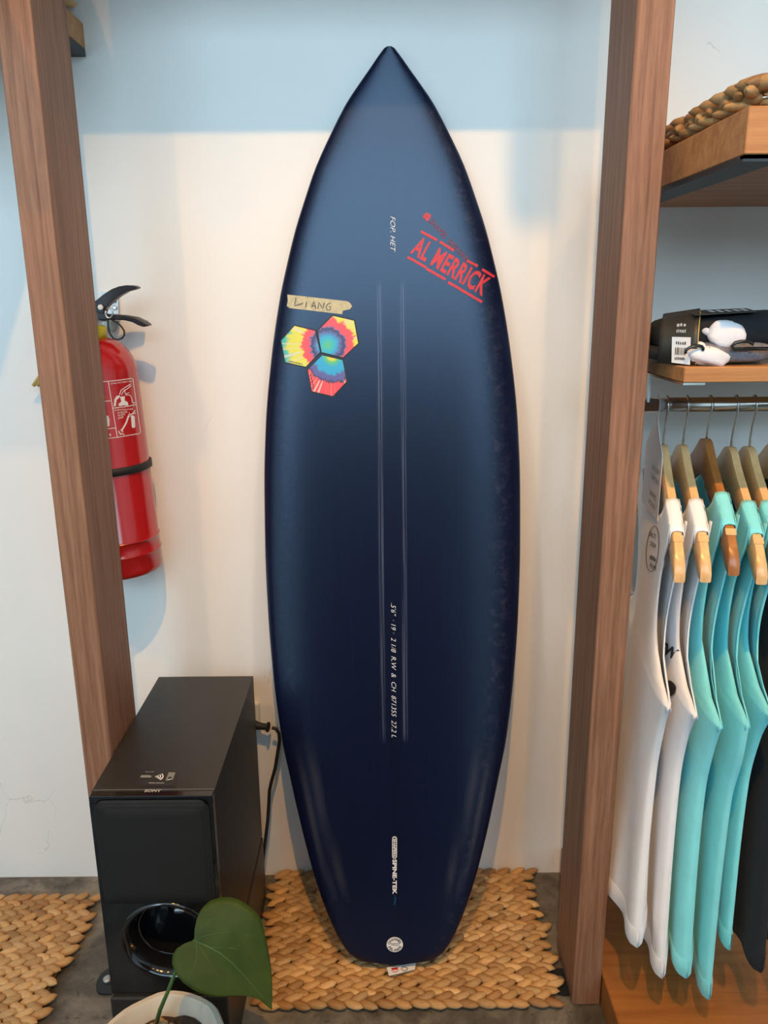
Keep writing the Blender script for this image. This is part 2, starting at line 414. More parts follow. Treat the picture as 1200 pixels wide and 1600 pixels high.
def strokes(lines, w):
    V, Fc = [], []
    for l in lines:
        dn = []
        for i in range(len(l)-1):
            k = max(1, int(math.hypot(l[i+1][0]-l[i][0], l[i+1][1]-l[i][1])/4))
            dn += [(l[i][0]+(l[i+1][0]-l[i][0])*j/k, l[i][1]+(l[i+1][1]-l[i][1])*j/k) for j in range(k)]
        dn.append(l[-1]); v, f = stroke2(dn, w); o = len(V); V += v; Fc += [tuple(i+o for i in q) for q in f]
    return V, Fc
def lerp_table(tb, x):
    if x <= tb[0][0]: return tb[0][1]
    for (a, va), (b, vb) in zip(tb, tb[1:]):
        if x <= b:
            k = (x-a)/(b-a); return va+(vb-va)*k
    return tb[-1][1]
def smooth_table(tb, x):
    n = len(tb)
    if x <= tb[0][0]: return tb[0][1]
    if x >= tb[-1][0]: return tb[-1][1]
    i = max(k for k in range(n-1) if tb[k][0] <= x)
    def sl(k):
        if k == 0: return (tb[1][1]-tb[0][1])/(tb[1][0]-tb[0][0])
        if k == n-1: return (tb[-1][1]-tb[-2][1])/(tb[-1][0]-tb[-2][0])
        a = (tb[k][1]-tb[k-1][1])/(tb[k][0]-tb[k-1][0]); b = (tb[k+1][1]-tb[k][1])/(tb[k+1][0]-tb[k][0])
        return 0 if a*b <= 0 else 2*a*b/(a+b)
    h = tb[i+1][0]-tb[i][0]; t = (x-tb[i][0])/h; m0, m1 = sl(i)*h, sl(i+1)*h
    return (2*t**3-3*t*t+1)*tb[i][1]+(t**3-2*t*t+t)*m0+(-2*t**3+3*t*t)*tb[i+1][1]+(t**3-t*t)*m1

# ------------------------------------------------------------------ room shell
XL, XR = -2.7, 2.7
def struct(name, mat, *box, **kw):
    o = MB().box(*box).build(name, mat); return tag(o, kw.get('label'), kw.get('cat'), kind='structure')
struct('wall_back', 'wall', XL, XR, 0, .12, 0, CEIL, label='off-white plastered shop wall with hairline cracks', cat='wall')
struct('floor', 'floor', XL-.12, XR+.12, FRONT_Y, .12, -.1, 0, label='worn dark grey concrete floor', cat='floor')
struct('wall_left', 'wall', XL-.12, XL, FRONT_Y, .12, 0, CEIL, label='side wall of the shop', cat='wall')
struct('wall_right', 'wall', XR, XR+.12, FRONT_Y, .12, 0, CEIL, label='opposite side wall of the shop', cat='wall')
struct('ceiling', 'ceiling', XL-.12, XR+.12, FRONT_Y, .12, CEIL, CEIL+.1, label='white shop ceiling', cat='ceiling')
struct('ground_street', 'street', -25, 25, -30, FRONT_Y-.1, -.2, -.06, label='grey street pavement outside the shop front', cat='pavement')
struct('wall_street', 'street', -25, 25, -12.3, -12, -.06, 2.2, label='unseen grey wall added across the street to screen the low sky', cat='wall')  # added out of view, keeps low sky out of the board's reflection
fw = MB().box(XL, OPEN_X0, FRONT_Y-.1, FRONT_Y, 0, CEIL).box(OPEN_X1, XR, FRONT_Y-.1, FRONT_Y, 0, CEIL).box(OPEN_X0, OPEN_X1, FRONT_Y-.1, FRONT_Y, OPEN_Z1, CEIL)
tag(fw.build('wall_front', 'wall'), 'shop front wall around the open daylight entrance', 'wall', kind='structure')

# ------------------------------------------------------------------ posts and header
PY0, PY1 = CAM.y+1.176, CAM.y+1.311       # front and back face
PLX0, PLX1, PRX0, PRX1 = -.5015, -.454, .3355, .3855
def post(x0, x1, label):
    t = thing('shelf_post', ((x0+x1)/2, (PY0+PY1)/2, 0), label, 'post', 'wooden shelf posts')
    MB().box(x0, x1, PY0, PY1, .001, CEIL, .0015, 1).build('timber', 'post', t); return t
pl_ = post(PLX0, PLX1, 'brown wooden post standing beside the fire extinguisher and black speaker')
pr_ = post(PRX0, PRX1, 'brown wooden post standing beside the hanging tank tops')
def foot(parent, x0, x1, yc, side):
    mb = MB(); poly = [(x0, yc-.03, .0012), (x0, yc+.03, .0012)]
    sgn = 1 if x1 > x0 else -1
    for k in range(0, 9):
        a = math.pi/2-math.pi*k/8; poly.append((x1+sgn*.02*math.cos(a), yc+.03*math.sin(a), .0012))
    mb.prism(poly, (0, 0, .004)); b = mb.build('foot_plate', 'steel_dark', parent)
    MB().lathe([(.0085, .0052), (.0085, .009), (.006, .011), (0.0001, .011)], 12, (x1, yc, 0)).build('bolt', 'zinc', b, True)
foot(pl_, PLX0-.0005, PLX0-.03, CAM.y+1.236, -1)
foot(pr_, PRX0-.0005, PRX0-.012, CAM.y+1.225, -1)
hb = thing('header_beam', ((PLX1+PRX0)/2, PY0+.025, 1.818), 'wooden header beam joining the two posts above the surfboard', 'beam')
MB().box(PLX1+.0005, PRX0-.0005, PY0, PY0+.05, 1.818, 2.15, .002, 1).build('timber', 'post', hb)

# ------------------------------------------------------------------ unseen cabinet added behind the camera to block low daylight
dc = thing('daylight_block_cabinet', (-.1, -2.75, 0), 'unseen brown wooden cabinet added across from the surfboard to block low daylight', 'cabinet')
MB().box(-1.0, .80, -2.95, -2.56, .06, 1.56, .003, 1).build('body', 'brown_box', dc)
MB().box(-1.02, .82, -2.97, -2.53, 1.56, 1.595, .003, 1).build('top', 'post', dc)
MB().box(-.97, .77, -2.92, -2.60, .001, .06).build('plinth', 'black_matt', dc)
for k in range(3):
    x_ = -.99+k*.595; d_ = MB().box(x_, x_+.585, -2.56, -2.54, .08, 1.54, .003, 1).build('door', 'brown_box', dc)
    MB().tube([(x_+.55, -2.538, .75), (x_+.55, -2.518, .76), (x_+.55, -2.518, .86), (x_+.55, -2.538, .87)], .005, 8).build('handle', 'steel_dark', d_, True)

# ------------------------------------------------------------------ spotlights
def spotlight(x, y, z, aim, watts, label, rot_on=True):
    t = thing('track_spotlight', (x, y, z), label, 'spotlight', 'ceiling spotlights')
    d = (Vector(aim)-Vector((x, y, z))).normalized(); q = Vector((0, 0, 1)).rotation_difference(d).to_matrix().to_4x4(); q.translation = Vector((x, y, z))
    mb = MB(); prof = [(.0001, -.16), (.038, -.16), (.042, -.15), (.042, -.005), (.036, -.005), (.036, -.03), (.0001, -.03)]
    mb.lathe(prof, 24); mb.v = [q @ v for v in mb.v]; sharp(mb.build('lamp_head', 'fixture', t))
    back = Vector((x, y, z)) - d*.10
    MB().tube([back, (back.x, back.y, back.z+.08), (back.x, back.y, CEIL-.03)], .008, 8).build('stem', 'fixture', t, True)
    MB().lathe([(.045, CEIL-.03), (.045, CEIL-.001)], 20, (back.x, back.y, 0)).build('ceiling_rose', 'fixture', t)
    L = bpy.data.lights.new('spot_bulb', 'SPOT'); L.energy = watts; L.color = WARM; L.spot_size = R(54); L.spot_blend = 1.0; L.shadow_soft_size = .018
    lo = bpy.data.objects.new('spot_bulb', L); COL.objects.link(lo); lo.parent = t
    lo.rotation_mode = 'QUATERNION'; lo.rotation_quaternion = Vector((0, 0, -1)).rotation_difference(d); lo.location = d*.01
    return t
for i, (x, y, z, w) in enumerate(LAMPS):
    spotlight(x, y, z, (x*.7-.02, 0, .45), w, ['black ceiling spotlight over the fire extinguisher side', 'black ceiling spotlight straight above the surfboard', 'black ceiling spotlight above the post by the tank tops', 'black ceiling spotlight over the far end of the tank top rail'][i])
pdl = thing('pendant_lamp', (.12, -.90, 2.22), 'slim black pendant lamp hanging in front of the header beam', 'lamp')
MB().box(.103, .139, -.918, -.882, 2.215, 2.335, .008, 3).build('lamp_body', 'fixture', pdl, True)
MB().tube([(.121, -.90, 2.33), (.121, -.90, CEIL-.002)], .003, 8).build('cord', 'fixture', pdl, True)

# ------------------------------------------------------------------ woven seagrass mats
SG = [srgb(204, 164, 112), srgb(190, 148, 96), srgb(176, 134, 86), srgb(212, 176, 126), srgb(164, 122, 78), srgb(198, 158, 106)]
def lobe(mb, c, a, b, h, ang, tint, lift=0, axis=0):
    vs, fs = [], []; n, m = 8, 6; ca, sa = math.cos(ang), math.sin(ang)
    for i in range(m+1):
        x = -1+2*i/m; r = (max(0, 1-abs(x)**2.2))**.62+.03
        for k in range(n):
            t = 2*math.pi*k/n; yy = math.cos(t)*b*r; zz = math.sin(t)*h*r + lift*x
            lx, ly = x*a*ca-yy*sa, x*a*sa+yy*ca
            if axis: lx, ly = -ly, lx
            vs.append(Vector(c)+Vector((lx, ly, zz)))
    for i in range(m):
        for k in range(n): fs.append((i*n+k, i*n+(k+1) % n, (i+1)*n+(k+1) % n, (i+1)*n+k))
    fs.append(tuple(range(n))[::-1]); fs.append(tuple(m*n+k for k in range(n)))
    mb.add(vs, fs, tint)
def mat_rug(name, label, x0, x1, y0, y1, z0, rows, period, group, seed=1, axis=0, skew=0, back=True):
    rnd = random.Random(seed); t = thing(name, ((x0+x1)/2, (y0+y1)/2, z0), label, 'mat', group)
    if back: MB().box(x0+.020, x1-.020, y0+.012, y1-.012, z0+.0005, z0+.006).build('backing', 'jute', t)
    if axis == 0: A0, A1, B0, B1 = x0, x1, y0, y1
    else: A0, A1, B0, B1 = y0, y1, x0, x1
    pitch = (B1-B0)/rows; n = int((A1-A0)/period)
    for r in range(rows):
        mb = MB(); b = B0+pitch*(r+.5); wob = rnd.uniform(-.004, .004); tb = rnd.choice(SG)
        for half in (0, 1):
            for k in range(n+1):
                a = A0+period*(k+.35+.5*half)+rnd.uniform(-.003, .003)+wob
                if a < A0+period*.35 or a > A1-period*.35: continue
                tint = rnd.choice(SG); kf = rnd.uniform(.80, 1.24); tint = tuple((.65*x+.35*y)*kf for x, y in zip(tint, tb))
                bb = b+(half-.5)*pitch*.5+rnd.uniform(-.0012, .0012)
                c = (a, bb, z0+.0105) if axis == 0 else (bb, a, z0+.0105)
                ang = (1 if half else -1)*R(rnd.uniform(16, 30))*(1 if axis == 0 else -1)
                lobe(mb, c, period*.72, pitch*.325, .0064*rnd.uniform(.85, 1.2), ang, tint, .0030, axis)
        mb.build('braid', 'seagrass', t, True, True)
    return t
nr = on_z(370, 1582, .012); fr = on_z(888, 1570, .012)
mat_rug('seagrass_mat', 'braided seagrass mat lying under the surfboard against the wall', -.2585, .327, CAM.y+1.165, -.006, .0, 13, .0305, 'woven seagrass mats', 3)
ml = thing('tmp', (0, 0, 0), 'x', 'x'); bpy.data.objects.remove(ml)
mat_rug('seagrass_mat', 'braided seagrass mat lying left of the speaker, beyond the wooden post', -1.20, -.613, CAM.y+1.02, CAM.y+1.452, .0, 15, .0305, 'woven seagrass mats', 9)

# ------------------------------------------------------------------ surfboard
OUT = [(72, 605, 614), (76, 600.5, 618), (88, 591, 626.5), (110, 575, 641), (160, 543, 677.5), (210, 517.5, 704), (260, 494.5, 727), (310, 477, 744.5), (360, 462, 761), (410, 450.5, 774.5), (460, 439.5, 785.5),
       (560, 424.5, 800.5), (660, 416, 810.5), (760, 413.3, 814), (860, 414.3, 813.5), (960, 418.5, 810), (1060, 427, 802.5), (1160, 441, 790.5), (1210, 452.5, 781), (1260, 464, 771), (1310, 476, 760),
       (1360, 489, 747), (1410, 504.5, 731), (1460, 524.5, 709.5), (1485, 540, 693.5), (1500, 556, 675.5), (1508, 575, 655), (1512.5, 599, 632)]
T0 = Vector((0, CAM.y+1.236, .034)); 
dN = 1.492; tip = on_y(609.5, 72, CAM.y+dN); T1 = Vector((0, tip.y, tip.z))
ch = (T1-T0); chl = ch.length; chn = Vector((0, ch.z, -ch.y)).normalized()   # towards the wall (+y)
BOW = .046
def Cpt(t): return T0 + ch*t + chn*(BOW*math.sin(math.pi*min(1, max(0, t))))
def Cn(t):
    e = 1e-3; d = (Cpt(min(1, t+e))-Cpt(max(0, t-e))).normalized(); return Vector((0, -d.z, d.y))   # out of the deck
THK = [(0, .016), (.05, .026), (.15, .040), (.35, .052), (.55, .054), (.75, .046), (.9, .030), (.97, .018), (1, .010)]
def Th(t): return smooth_table(THK, t)
tab, cx_tab = [], []
for y, l, r in OUT:
    lo, hi = -.02, 1.02
    cpx = (l+r)/2
    for _ in range(40):
        mid = (lo+hi)/2; p = Cpt(mid)+Cn(mid)*(-Th(mid)*.45) + ch*max(0, mid-1)+ch*min(0, mid); p.x = .01
        if proj(p)[1] > y: lo = mid
        else: hi = mid
    t = (lo+hi)/2; p = Cpt(t)-Cn(t)*Th(t)*.45; dep = (p-CAM).dot(fwd)
    tab.append((min(1, max(0, t)), (r-l)/2/F*dep)); dd = ray(cpx, y); k = dep/dd.dot(fwd); cx_tab.append((t, (CAM+dd*k).x))
tab.sort(); cx_tab.sort()
BX = sum(c for _, c in cx_tab)/len(cx_tab)
print('BOARD len', chl, 'maxw', 2*max(w for _, w in tab), 'x', [round(c, 4) for _, c in cx_tab], 'tip', T1)
def board():
    ts = sorted(set([t for t, _ in tab]+[i/90 for i in range(91) if tab[0][0] < i/90 < tab[-1][0]]))
    NS = 56; mb = MB(); uv, rail = [], []
    pw = lambda x, k: math.copysign(abs(x)**k, x)
    for t in ts:
        hw = smooth_table(tab, t); th = min(Th(t), hw*1.6+.004); c, n = Cpt(t), Cn(t)
        for k in range(NS):
            a = 2*math.pi*k/NS; u = hw*pw(math.cos(a), .62); h = th/2*pw(math.sin(a), .85)-th/2
            mb.v.append(Vector((BX+u, c.y+n.y*h, c.z+n.z*h))); mb.c.append((1, 1, 1)); uv.append((u, t*chl))
            e = abs(u)/max(hw, .001)
            dustr = math.exp(-((e-.84)/.07)**2)*(1.0 if u > 0 else .25)*(1 if t > .3 else .6)
            ed = hw-abs(u); stripe = 0
            if .07 < t < .27: stripe = max(math.exp(-((ed-.026)/.0035)**2), .8*math.exp(-((ed-.050)/.005)**2))*min(1, (t-.07)/.03)*min(1, (.27-t)/.05)
            rail.append((dustr, stripe if math.sin(a) > 0 else 0, 0, 1))
    for i in range(len(ts)-1):
        for k in range(NS): mb.f.append((i*NS+k, i*NS+(k+1) % NS, (i+1)*NS+(k+1) % NS, (i+1)*NS+k))
    mb.f.append(tuple(range(NS))); mb.f.append(tuple((len(ts)-1)*NS+k for k in range(NS))[::-1])
    return mb, uv, rail
bmb, buv, brail = board()
zmin = min(v.z for v in bmb.v); print('board zmin', zmin, 'ymax', max(v.y for v in bmb.v))
bd = thing('surfboard', (BX, T0.y, zmin), 'navy blue shortboard surfboard leaning against the white wall', 'surfboard')
bo = bmb.build('board', 'board', bd, True, uv=buv); bo.data.set_sharp_from_angle(angle=R(60))
ca = bo.data.color_attributes.new('rail', 'FLOAT_COLOR', 'POINT'); ca.data.foreach_set('color', [x for c in brail for x in c])
bvb = bvh_of(bmb)
def fin(u0_, u1_, z0_, z1_, rake, depth):
    up_ = []
    for (k, w_) in ((0, 0), (.25, .45), (.5, .75), (.8, .96), (1, 1)):
        up_.append((k, w_))
    ybot = lambda z: (lambda t: (Cpt(t)-Cn(t)*(Th(t)*.93)).y)(min(1, max(0, (z-T0.z)/ch.z)))
    lead = [(z1_-(z1_-z0_)*.75*w_-rake*k**2, k) for k, w_ in up_]; trail = [(z0_-rake*k**1.6*(1-.02), k) for k, _ in up_]
    P = []
    for z, k in lead+trail[::-1]:
        zz = z; P.append(Vector((BX+u0_+(u1_-u0_)*k, ybot(max(zz, .05))+depth*k*.97, zz)))
    n = Vector((1, -.3*(u1_ > u0_), 0)).normalized()*.005
    return MB().prism([p-n*.5 for p in P], n)
fin(.168, .2135, .335, .45, .035, .105).build('fin', 'board_white', bd); fin(-.168, -.185, .335, .45, .035, .105).build('fin', 'board_white', bd); fin(0, .0001, .14, .25, .03, .10).build('fin', 'board_white', bd)
C4 = lambda x, y: (400+x/5.4545, 430+y/5.4545)
C5 = lambda x, y: (580+x/5, 300+y/5)
# masking tape with a name
tp = [C4(*p) for p in [(268, 165), (780, 222), (803, 238), (820, 265), (800, 290), (742, 303), (735, 333), (285, 280), (264, 262), (272, 215)]]
v, f = fan_poly(tp, 3); tape = decal('masking_tape', bvb, v, f, 'tape', bd, .0007); tag(tape, 'strip of beige masking tape with a handwritten name')
ln = [[(342, 193), (330, 262), (402, 240)], [(432, 226), (424, 278)], [(438, 188), (440, 196)], [(474, 276), (494, 224), (512, 287)], [(480, 262), (508, 266)],
      [(528, 288), (536, 232), (570, 286), (582, 236)], [(636, 240), (612, 244), (598, 272), (606, 296), (630, 298), (638, 270), (620, 268)]]
v, f = strokes([[C4(*p) for p in l] for l in ln], 1.5); decal('handwriting', bvb, v, f, 'greyink', bd, .0012)
# hexagon stickers
hexes = [([(330, 432), (505, 475), (545, 655), (425, 780), (252, 740), (218, 558)], 'tie1', (512, 539)),
         ([(655, 347), (835, 388), (870, 580), (742, 700), (560, 655), (527, 475)], 'tie1', (512, 539)),
         ([(565, 683), (738, 725), (772, 905), (655, 1030), (478, 988), (443, 805)], 'tie2', (519, 556))]
for hx, mt, ctr in hexes:
    q = [C4(*p) for p in hx]; cx = sum(p[0] for p in q)/6; cy = sum(p[1] for p in q)/6
    v, f = fan_poly([(cx+(x-cx)*1.06, cy+(y-cy)*1.06) for x, y in q], 3); decal('sticker_border', bvb, v, f, 'ink', bd, .0005)
    v, f = fan_poly(q, 5); o = decal('hexagon_sticker', bvb, v, f, mt, bd, .0009, uvf=lambda x, y, c=ctr: ((x-c[0])/100, (c[1]-y)/100))
    tag(o, 'tie-dye hexagon sticker')
decal_text('sticker_lettering', bvb, 'santa barbara', [C4(282, 722), C4(400, 750), C4(397, 765), C4(279, 737)], 'ink', bd, .01, off=.0013)
decal_text('sticker_lettering', bvb, 'santa barbara', [C4(475, 838), C4(500, 968), C4(487, 972), C4(462, 842)], 'ink', bd, .01, off=.0013)
# red stamp decal
q = [C5(378, 338), C5(942, 678), C5(866, 818), C5(300, 478)]
o = decal_text('stamp_lettering', bvb, 'AL MERRICK', q, 'red_print', bd, .030, space=1.08)
tag(o, 'red block lettering stamped on the deck')
for a, b in [((388, 308), (515, 378)), ((535, 388), (645, 458)), ((748, 537), (832, 580)), ((865, 604), (962, 664)),
    ((283, 508), (430, 590)), ((430, 598), (580, 684)), ((600, 705), (702, 762)), ((694, 760), (866, 860))]:
    V, Fc = strokes([[C5(*a), C5(*b)]], 4.2); decal('stamp_bar', bvb, V, Fc, 'red_print', bd, .0007)
decal_text('stamp_lettering', bvb, 'SHAPES  DESIGNS', [C5(478, 205), C5(765, 520), C5(738, 548), C5(448, 236)], 'darkred_print', bd, .012)
for cx, cy in ((432, 178), (452, 188), (438, 212), (420, 192)):
    v, f = fan_poly([C5(cx+17*math.cos(R(60*k+10)), cy+17*math.sin(R(60*k+10))) for k in range(6)], 1); decal('stamp_emblem', bvb, v, f, 'red_print', bd, .0008)
# hand lettering along the stringer
decal_text('pencil_lettering', bvb, 'FOP. HET', [(617.5, 338), (617.5, 394), (610, 394), (610, 338)], 'white_print', bd, -.012, .35)
decal_text('pencil_lettering', bvb, '.5\'6"  · 19 ·  2 1/8  R.W  &  CH  871355  27.2 L', [(618.5, 942), (619.5, 1152), (612, 1152), (611, 942)], 'white_print', bd, -.012, .35)
# maker's strip near the tail
def pill(x0, x1, y0, y1, n=8):
    r = (x1-x0)/2; cx = (x0+x1)/2; P = []
    for k in range(n+1): a = math.pi+math.pi*k/n; P.append((cx+r*math.cos(a), y0+r+r*math.sin(a)))
    for k in range(n+1): a = math.pi*k/n; P.append((cx+r*math.cos(a), y1-r+r*math.sin(a)))
    return P
v, f = fan_poly(pill(612.8, 620.2, 1306.5, 1341.5), 2); decal('maker_badge', bvb, v, f, 'white_print', bd, .0006)
v, f = fan_poly(pill(613.9, 619.1, 1308, 1340), 2); decal('badge_field', bvb, v, f, 'ink', bd, .0010)
decal_text('badge_lettering', bvb, 'SHAPERS', [(618.6, 1310), (618.6, 1338.5), (614.4, 1338.5), (614.4, 1310)], 'white_print', bd, .03, off=.0015)
decal_text('maker_lettering', bvb, 'SPINE-TEK', [(620, 1342.5), (620, 1397), (613.2, 1397), (613.2, 1342.5)], 'white_print', bd, .035)
decal_text('maker_lettering', bvb, '| SMALL', [(619, 1399), (619, 1414), (614.5, 1414), (614.5, 1399)], 'blue_print', bd, .0)
disc = [(616.8+12.8*math.cos(2*math.pi*k/32), 1475.6+11.8*math.sin(2*math.pi*k/32)) for k in range(32)]
v, f = fan_poly(disc, 3); tag(decal('round_badge', bvb, v, f, 'white_print', bd, .0006), 'small round white badge with curved lettering')
def arc_text(s, r, a0, a1, h, inward):
    for i, ch_ in enumerate(s):
        a = a0+(a1-a0)*i/(len(s)-1); c = Vector((616.8+r*math.cos(a), 1475.6+r*.92*math.sin(a)))
        rad = Vector((math.cos(a), math.sin(a))); up_ = -rad if inward else rad; rt = Vector((-up_.y, up_.x)); w = h*(.35 if ch_ == 'I' else .8)
        q = [c+up_*h/2-rt*w/2, c+up_*h/2+rt*w/2, c-up_*h/2+rt*w/2, c-up_*h/2-rt*w/2]
        decal_text('badge_lettering', bvb, ch_, [tuple(p) for p in q], 'ink', bd, .03, off=.0011)
arc_text('CHANNEL', 9.3, R(-165), R(-15), 4.2, False)
arc_text('ISLANDS', 9.3, R(155), R(25), 4.2, True)
V, Fc = strokes([[(610.5, 1474), (623, 1474)], [(611, 1476.5), (615, 1476), (619, 1477), (623, 1476)]], 1.2); decal('badge_emblem', bvb, V, Fc, 'grey_print', bd, .0011)

# paper tag under the tail
tagp = [on_z(x, y, .0245) for x, y in ((604, 1512), (650, 1504), (648, 1515), (608, 1525))]
tmb = MB().prism(tagp, (0, 0, .0006)); tg = thing('paper_tag', tuple(sum((p for p in tagp), Vector())/4), 'small white paper tag with red print lying at the tail of the surfboard', 'tag')
tmb.build('paper', 'paper', tg); tbv = bvh_of(tmb)
for px, mt in ((617, 'red_print'), (632, 'ink')):
    V, Fc = strokes([[(px+5*math.cos(R(60*k)), 1516-(px-617)*.12+3.4*math.sin(R(60*k))) for k in range(7)]], 1.0); decal('print', tbv, V, Fc, mt, tg, .0004)
v, f = fan_poly([(611, 1513), (622, 1511.5), (621, 1515), (613, 1516)], 1); decal('print', tbv, v, f, 'red_print', tg, .0005)

# ------------------------------------------------------------------ subwoofer speaker on a black plinth
SY0, SY1, SX0, SX1, SZ0, SZ1 = CAM.y+1.060, CAM.y+1.462, -.4565, -.263, .135, .512
SX0 = on_y(138, 1244, SY0).x; SX1 = on_y(332, 1244, SY0).x; SZ1 = on_y(236, 1244, SY0).z; SZ0 = on_y(175, 1552, SY0).z
bp = on_z(320, 1057, SZ1); SY1 = min(bp.y, -.03)
print('speaker', SX0, SX1, SY0, SY1, SZ0, SZ1)
SXM = PLX1+.002
# the post stands against its side, so the cabinet stops short of it
plb = thing('speaker_plinth', ((SX0+SX1)/2, (SY0+SY1)/2, 0), 'low black box used as a stand under the black speaker', 'stand')
MB().box(SX0-.002, SX1+.002, SY0-.006, SY1, .001, SZ0-.004, .003, 2).build('box', 'black_satin', plb)
MB().box(SX0+.006, SX1-.006, SY0-.002, SY1-.01, SZ0-.004, SZ0-.0006).build('rubber_feet', 'black_matt', plb)
sp = thing('subwoofer_speaker', ((SX0+SX1)/2, (SY0+SY1)/2, SZ0), 'black subwoofer speaker with round bass port, standing beside the post', 'speaker')
cab = MB().box(SX0, SX1, SY0+.012, SY1, SZ0, SZ1)
cab.f = [f for f in cab.f if sum(cab.v[i].y for i in f)/len(f) > SY0+.02]; cab.build('cabinet', 'black_satin', sp)
def rrect(x0, x1, z0, z1, r, n=6):
    P = []
    for cx, cz, a0 in ((x1-r, z1-r, 0), (x0+r, z1-r, 90), (x0+r, z0+r, 180), (x1-r, z0+r, 270)):
        for k in range(n+1): a = R(a0+90*k/n); P.append((cx+r*math.cos(a), cz+r*math.sin(a)))
    return P
# front baffle with a round opening
pc = on_y(252, 1470, SY0); PR = (on_y(252, 1412, SY0).z-on_y(252, 1530, SY0).z)/2; pc.x = (SX0+SX1)/2+.004
N = 48; mb = MB(); ring_i = [(pc.x+PR*math.cos(2*math.pi*k/N), pc.z+PR*math.sin(2*math.pi*k/N)) for k in range(N)]
ring_o = []
for k in range(N):
    a = 2*math.pi*k/N; c, s = math.cos(a), math.sin(a); tx = ((SX1 if c > 0 else SX0)-pc.x)/c if abs(c) > 1e-9 else 1e9; tz = ((SZ1-.012 if s > 0 else SZ0)-pc.z)/s if abs(s) > 1e-9 else 1e9
    tt = min(tx, tz); ring_o.append((pc.x+c*tt, pc.z+s*tt))
for cxx in (SX0, SX1):
    for czz in (SZ0, SZ1-.012):
        k = int(round(math.atan2(czz-pc.z, cxx-pc.x)/(2*math.pi)*N)) % N; ring_o[k] = (cxx, czz)
mb.v = [Vector((x, SY0, z)) for x, z in ring_i+ring_o] + [Vector((x, SY0+.012, z)) for x, z in ring_o]; mb.c = [(1, 1, 1)]*len(mb.v)
for k in range(N):
    j = (k+1) % N; mb.f += [(k, j, N+j, N+k), (N+k, N+j, 2*N+j, 2*N+k)]
mb.build('front_baffle', 'black_gloss', sp)
MB().box(SX0, SX1, SY0, SY0+.0135, SZ1-.0125, SZ1, .001, 1).build('front_edge', 'black_gloss', sp)
# bass port
prof = [(PR*1.02, .000), (PR*.99, .004), (PR*.93, .003), (PR*.86, -.006), (PR*.78, -.02), (PR*.70, -.045), (PR*.62, -.075), (PR*.45, -.10), (.0005, -.11)]
MB().lathe(prof, 48, (pc.x, SY0-.0005, pc.z), 'Y', cap=False).build('bass_port', 'black_gloss', sp, True)
MB().lathe([(PR*.70, .0), (PR*.735, .003), (PR*.74, .0)], 48, (pc.x, SY0+.028, pc.z), 'Y', cap=False).build('port_ring', 'black_gloss', sp, True)
# grille
gz1 = on_y(240, 1249, SY0).z; gz0 = on_y(240, 1410, SY0).z
o2 = rrect(SX0+.007, SX1-.006, gz0, gz1, .016); v2, f2 = fan_poly([(x*1000, z*1000) for x, z in o2], 6)
cxm, czm = (SX0+SX1)/2, (gz0+gz1)/2; gw, gh = (SX1-SX0)/2-.006, (gz1-gz0)/2
mb = MB(); vs = []
for x, z in v2:
    x /= 1000; z /= 1000; e = max(abs(x-cxm)/gw, abs(z-czm)/gh); vs.append((x, SY0-.0012-.006*min(1, (1-e)*9+.0)-.0005, z))
mb.add(vs, f2); g = mb.build('grille', 'grille', sp, True)
MB().box(pc.x+.003, pc.x+.0045, SY0-.0022, SY0-.0002, gz0-.0065, gz0-.002).build('status_light', 'white_print', sp)
tpm = MB().add([(SX0+.001, SY0+.0135, SZ1), (SX1-.001, SY0+.0135, SZ1), (SX1-.001, SY1, SZ1), (SX0+.001, SY1, SZ1)], [(0, 1, 2, 3)])
tpm.add([(SX0, SY0-.01, SZ1), (SX1, SY0-.01, SZ1), (SX1, SY0+.0135, SZ1), (SX0, SY0+.0135, SZ1)], [(0, 1, 2, 3)])
tb_ = bvh_of(tpm)
C6 = lambda x, y: (200+x/12, 1180+y/12)
decal_text('brand_lettering', tb_, 'SONY', [C6(325, 648), C6(635, 648), C6(610, 698), C6(300, 698)], 'dim_print', sp, .02)
MB().box(SX0+.001, SX1-.001, SY0+.0165, SY0+.0172, SZ1, SZ1+.0003).build('seam_line', 'grey_print', sp)
v, f = fan_poly([C6(255, 250), C6(965, 250), C6(870, 590), C6(160, 590)], 1); decal('label_film', tb_, v, f, 'black_satin', sp, .0006)
v, f = fan_poly([C6(250, 385), C6(400, 385), C6(445, 402), C6(430, 432), C6(230, 432)], 1); decal('label_icon', tb_, v, f, 'grey_print', sp, .0012)
v, f = fan_poly([C6(765, 332), C6(890, 335), C6(840, 480), C6(705, 490)], 1); decal('label_icon', tb_, v, f, 'grey_print', sp, .0012)
v, f = fan_poly([C6(790+42*math.cos(k*.393), 452+34*math.sin(k*.393)) for k in range(16)], 1); decal('label_icon', tb_, v, f, 'ink', sp, .0015)
V, Fc = strokes([[C6(750, 472), C6(785, 476), C6(818, 456)]], 1.0); decal('label_icon', tb_, V, Fc, 'white_print', sp, .0018)
arcs = []
for r in (22, 62, 105, 150):
    arcs.append([C6(505+r*math.cos(a)*1.02, 408+r*.55*math.sin(a)-r*.02) for a in [R(-32+84*k/8) for k in range(9)]])
V, Fc = strokes(arcs, 1.7); decal('label_icon', tb_, V, Fc, 'white_print', sp, .0012)
decal_text('label_lettering', tb_, '#5', [C6(330, 313), C6(492, 313), C6(485, 333), C6(322, 333)], 'grey_print', sp, .02, off=.0012)
decal_text('label_lettering', tb_, 'Wireless Subwoofer', [C6(392, 520), C6(685, 520), C6(678, 542), C6(384, 542)], 'dim_print', sp, .02, off=.0012)
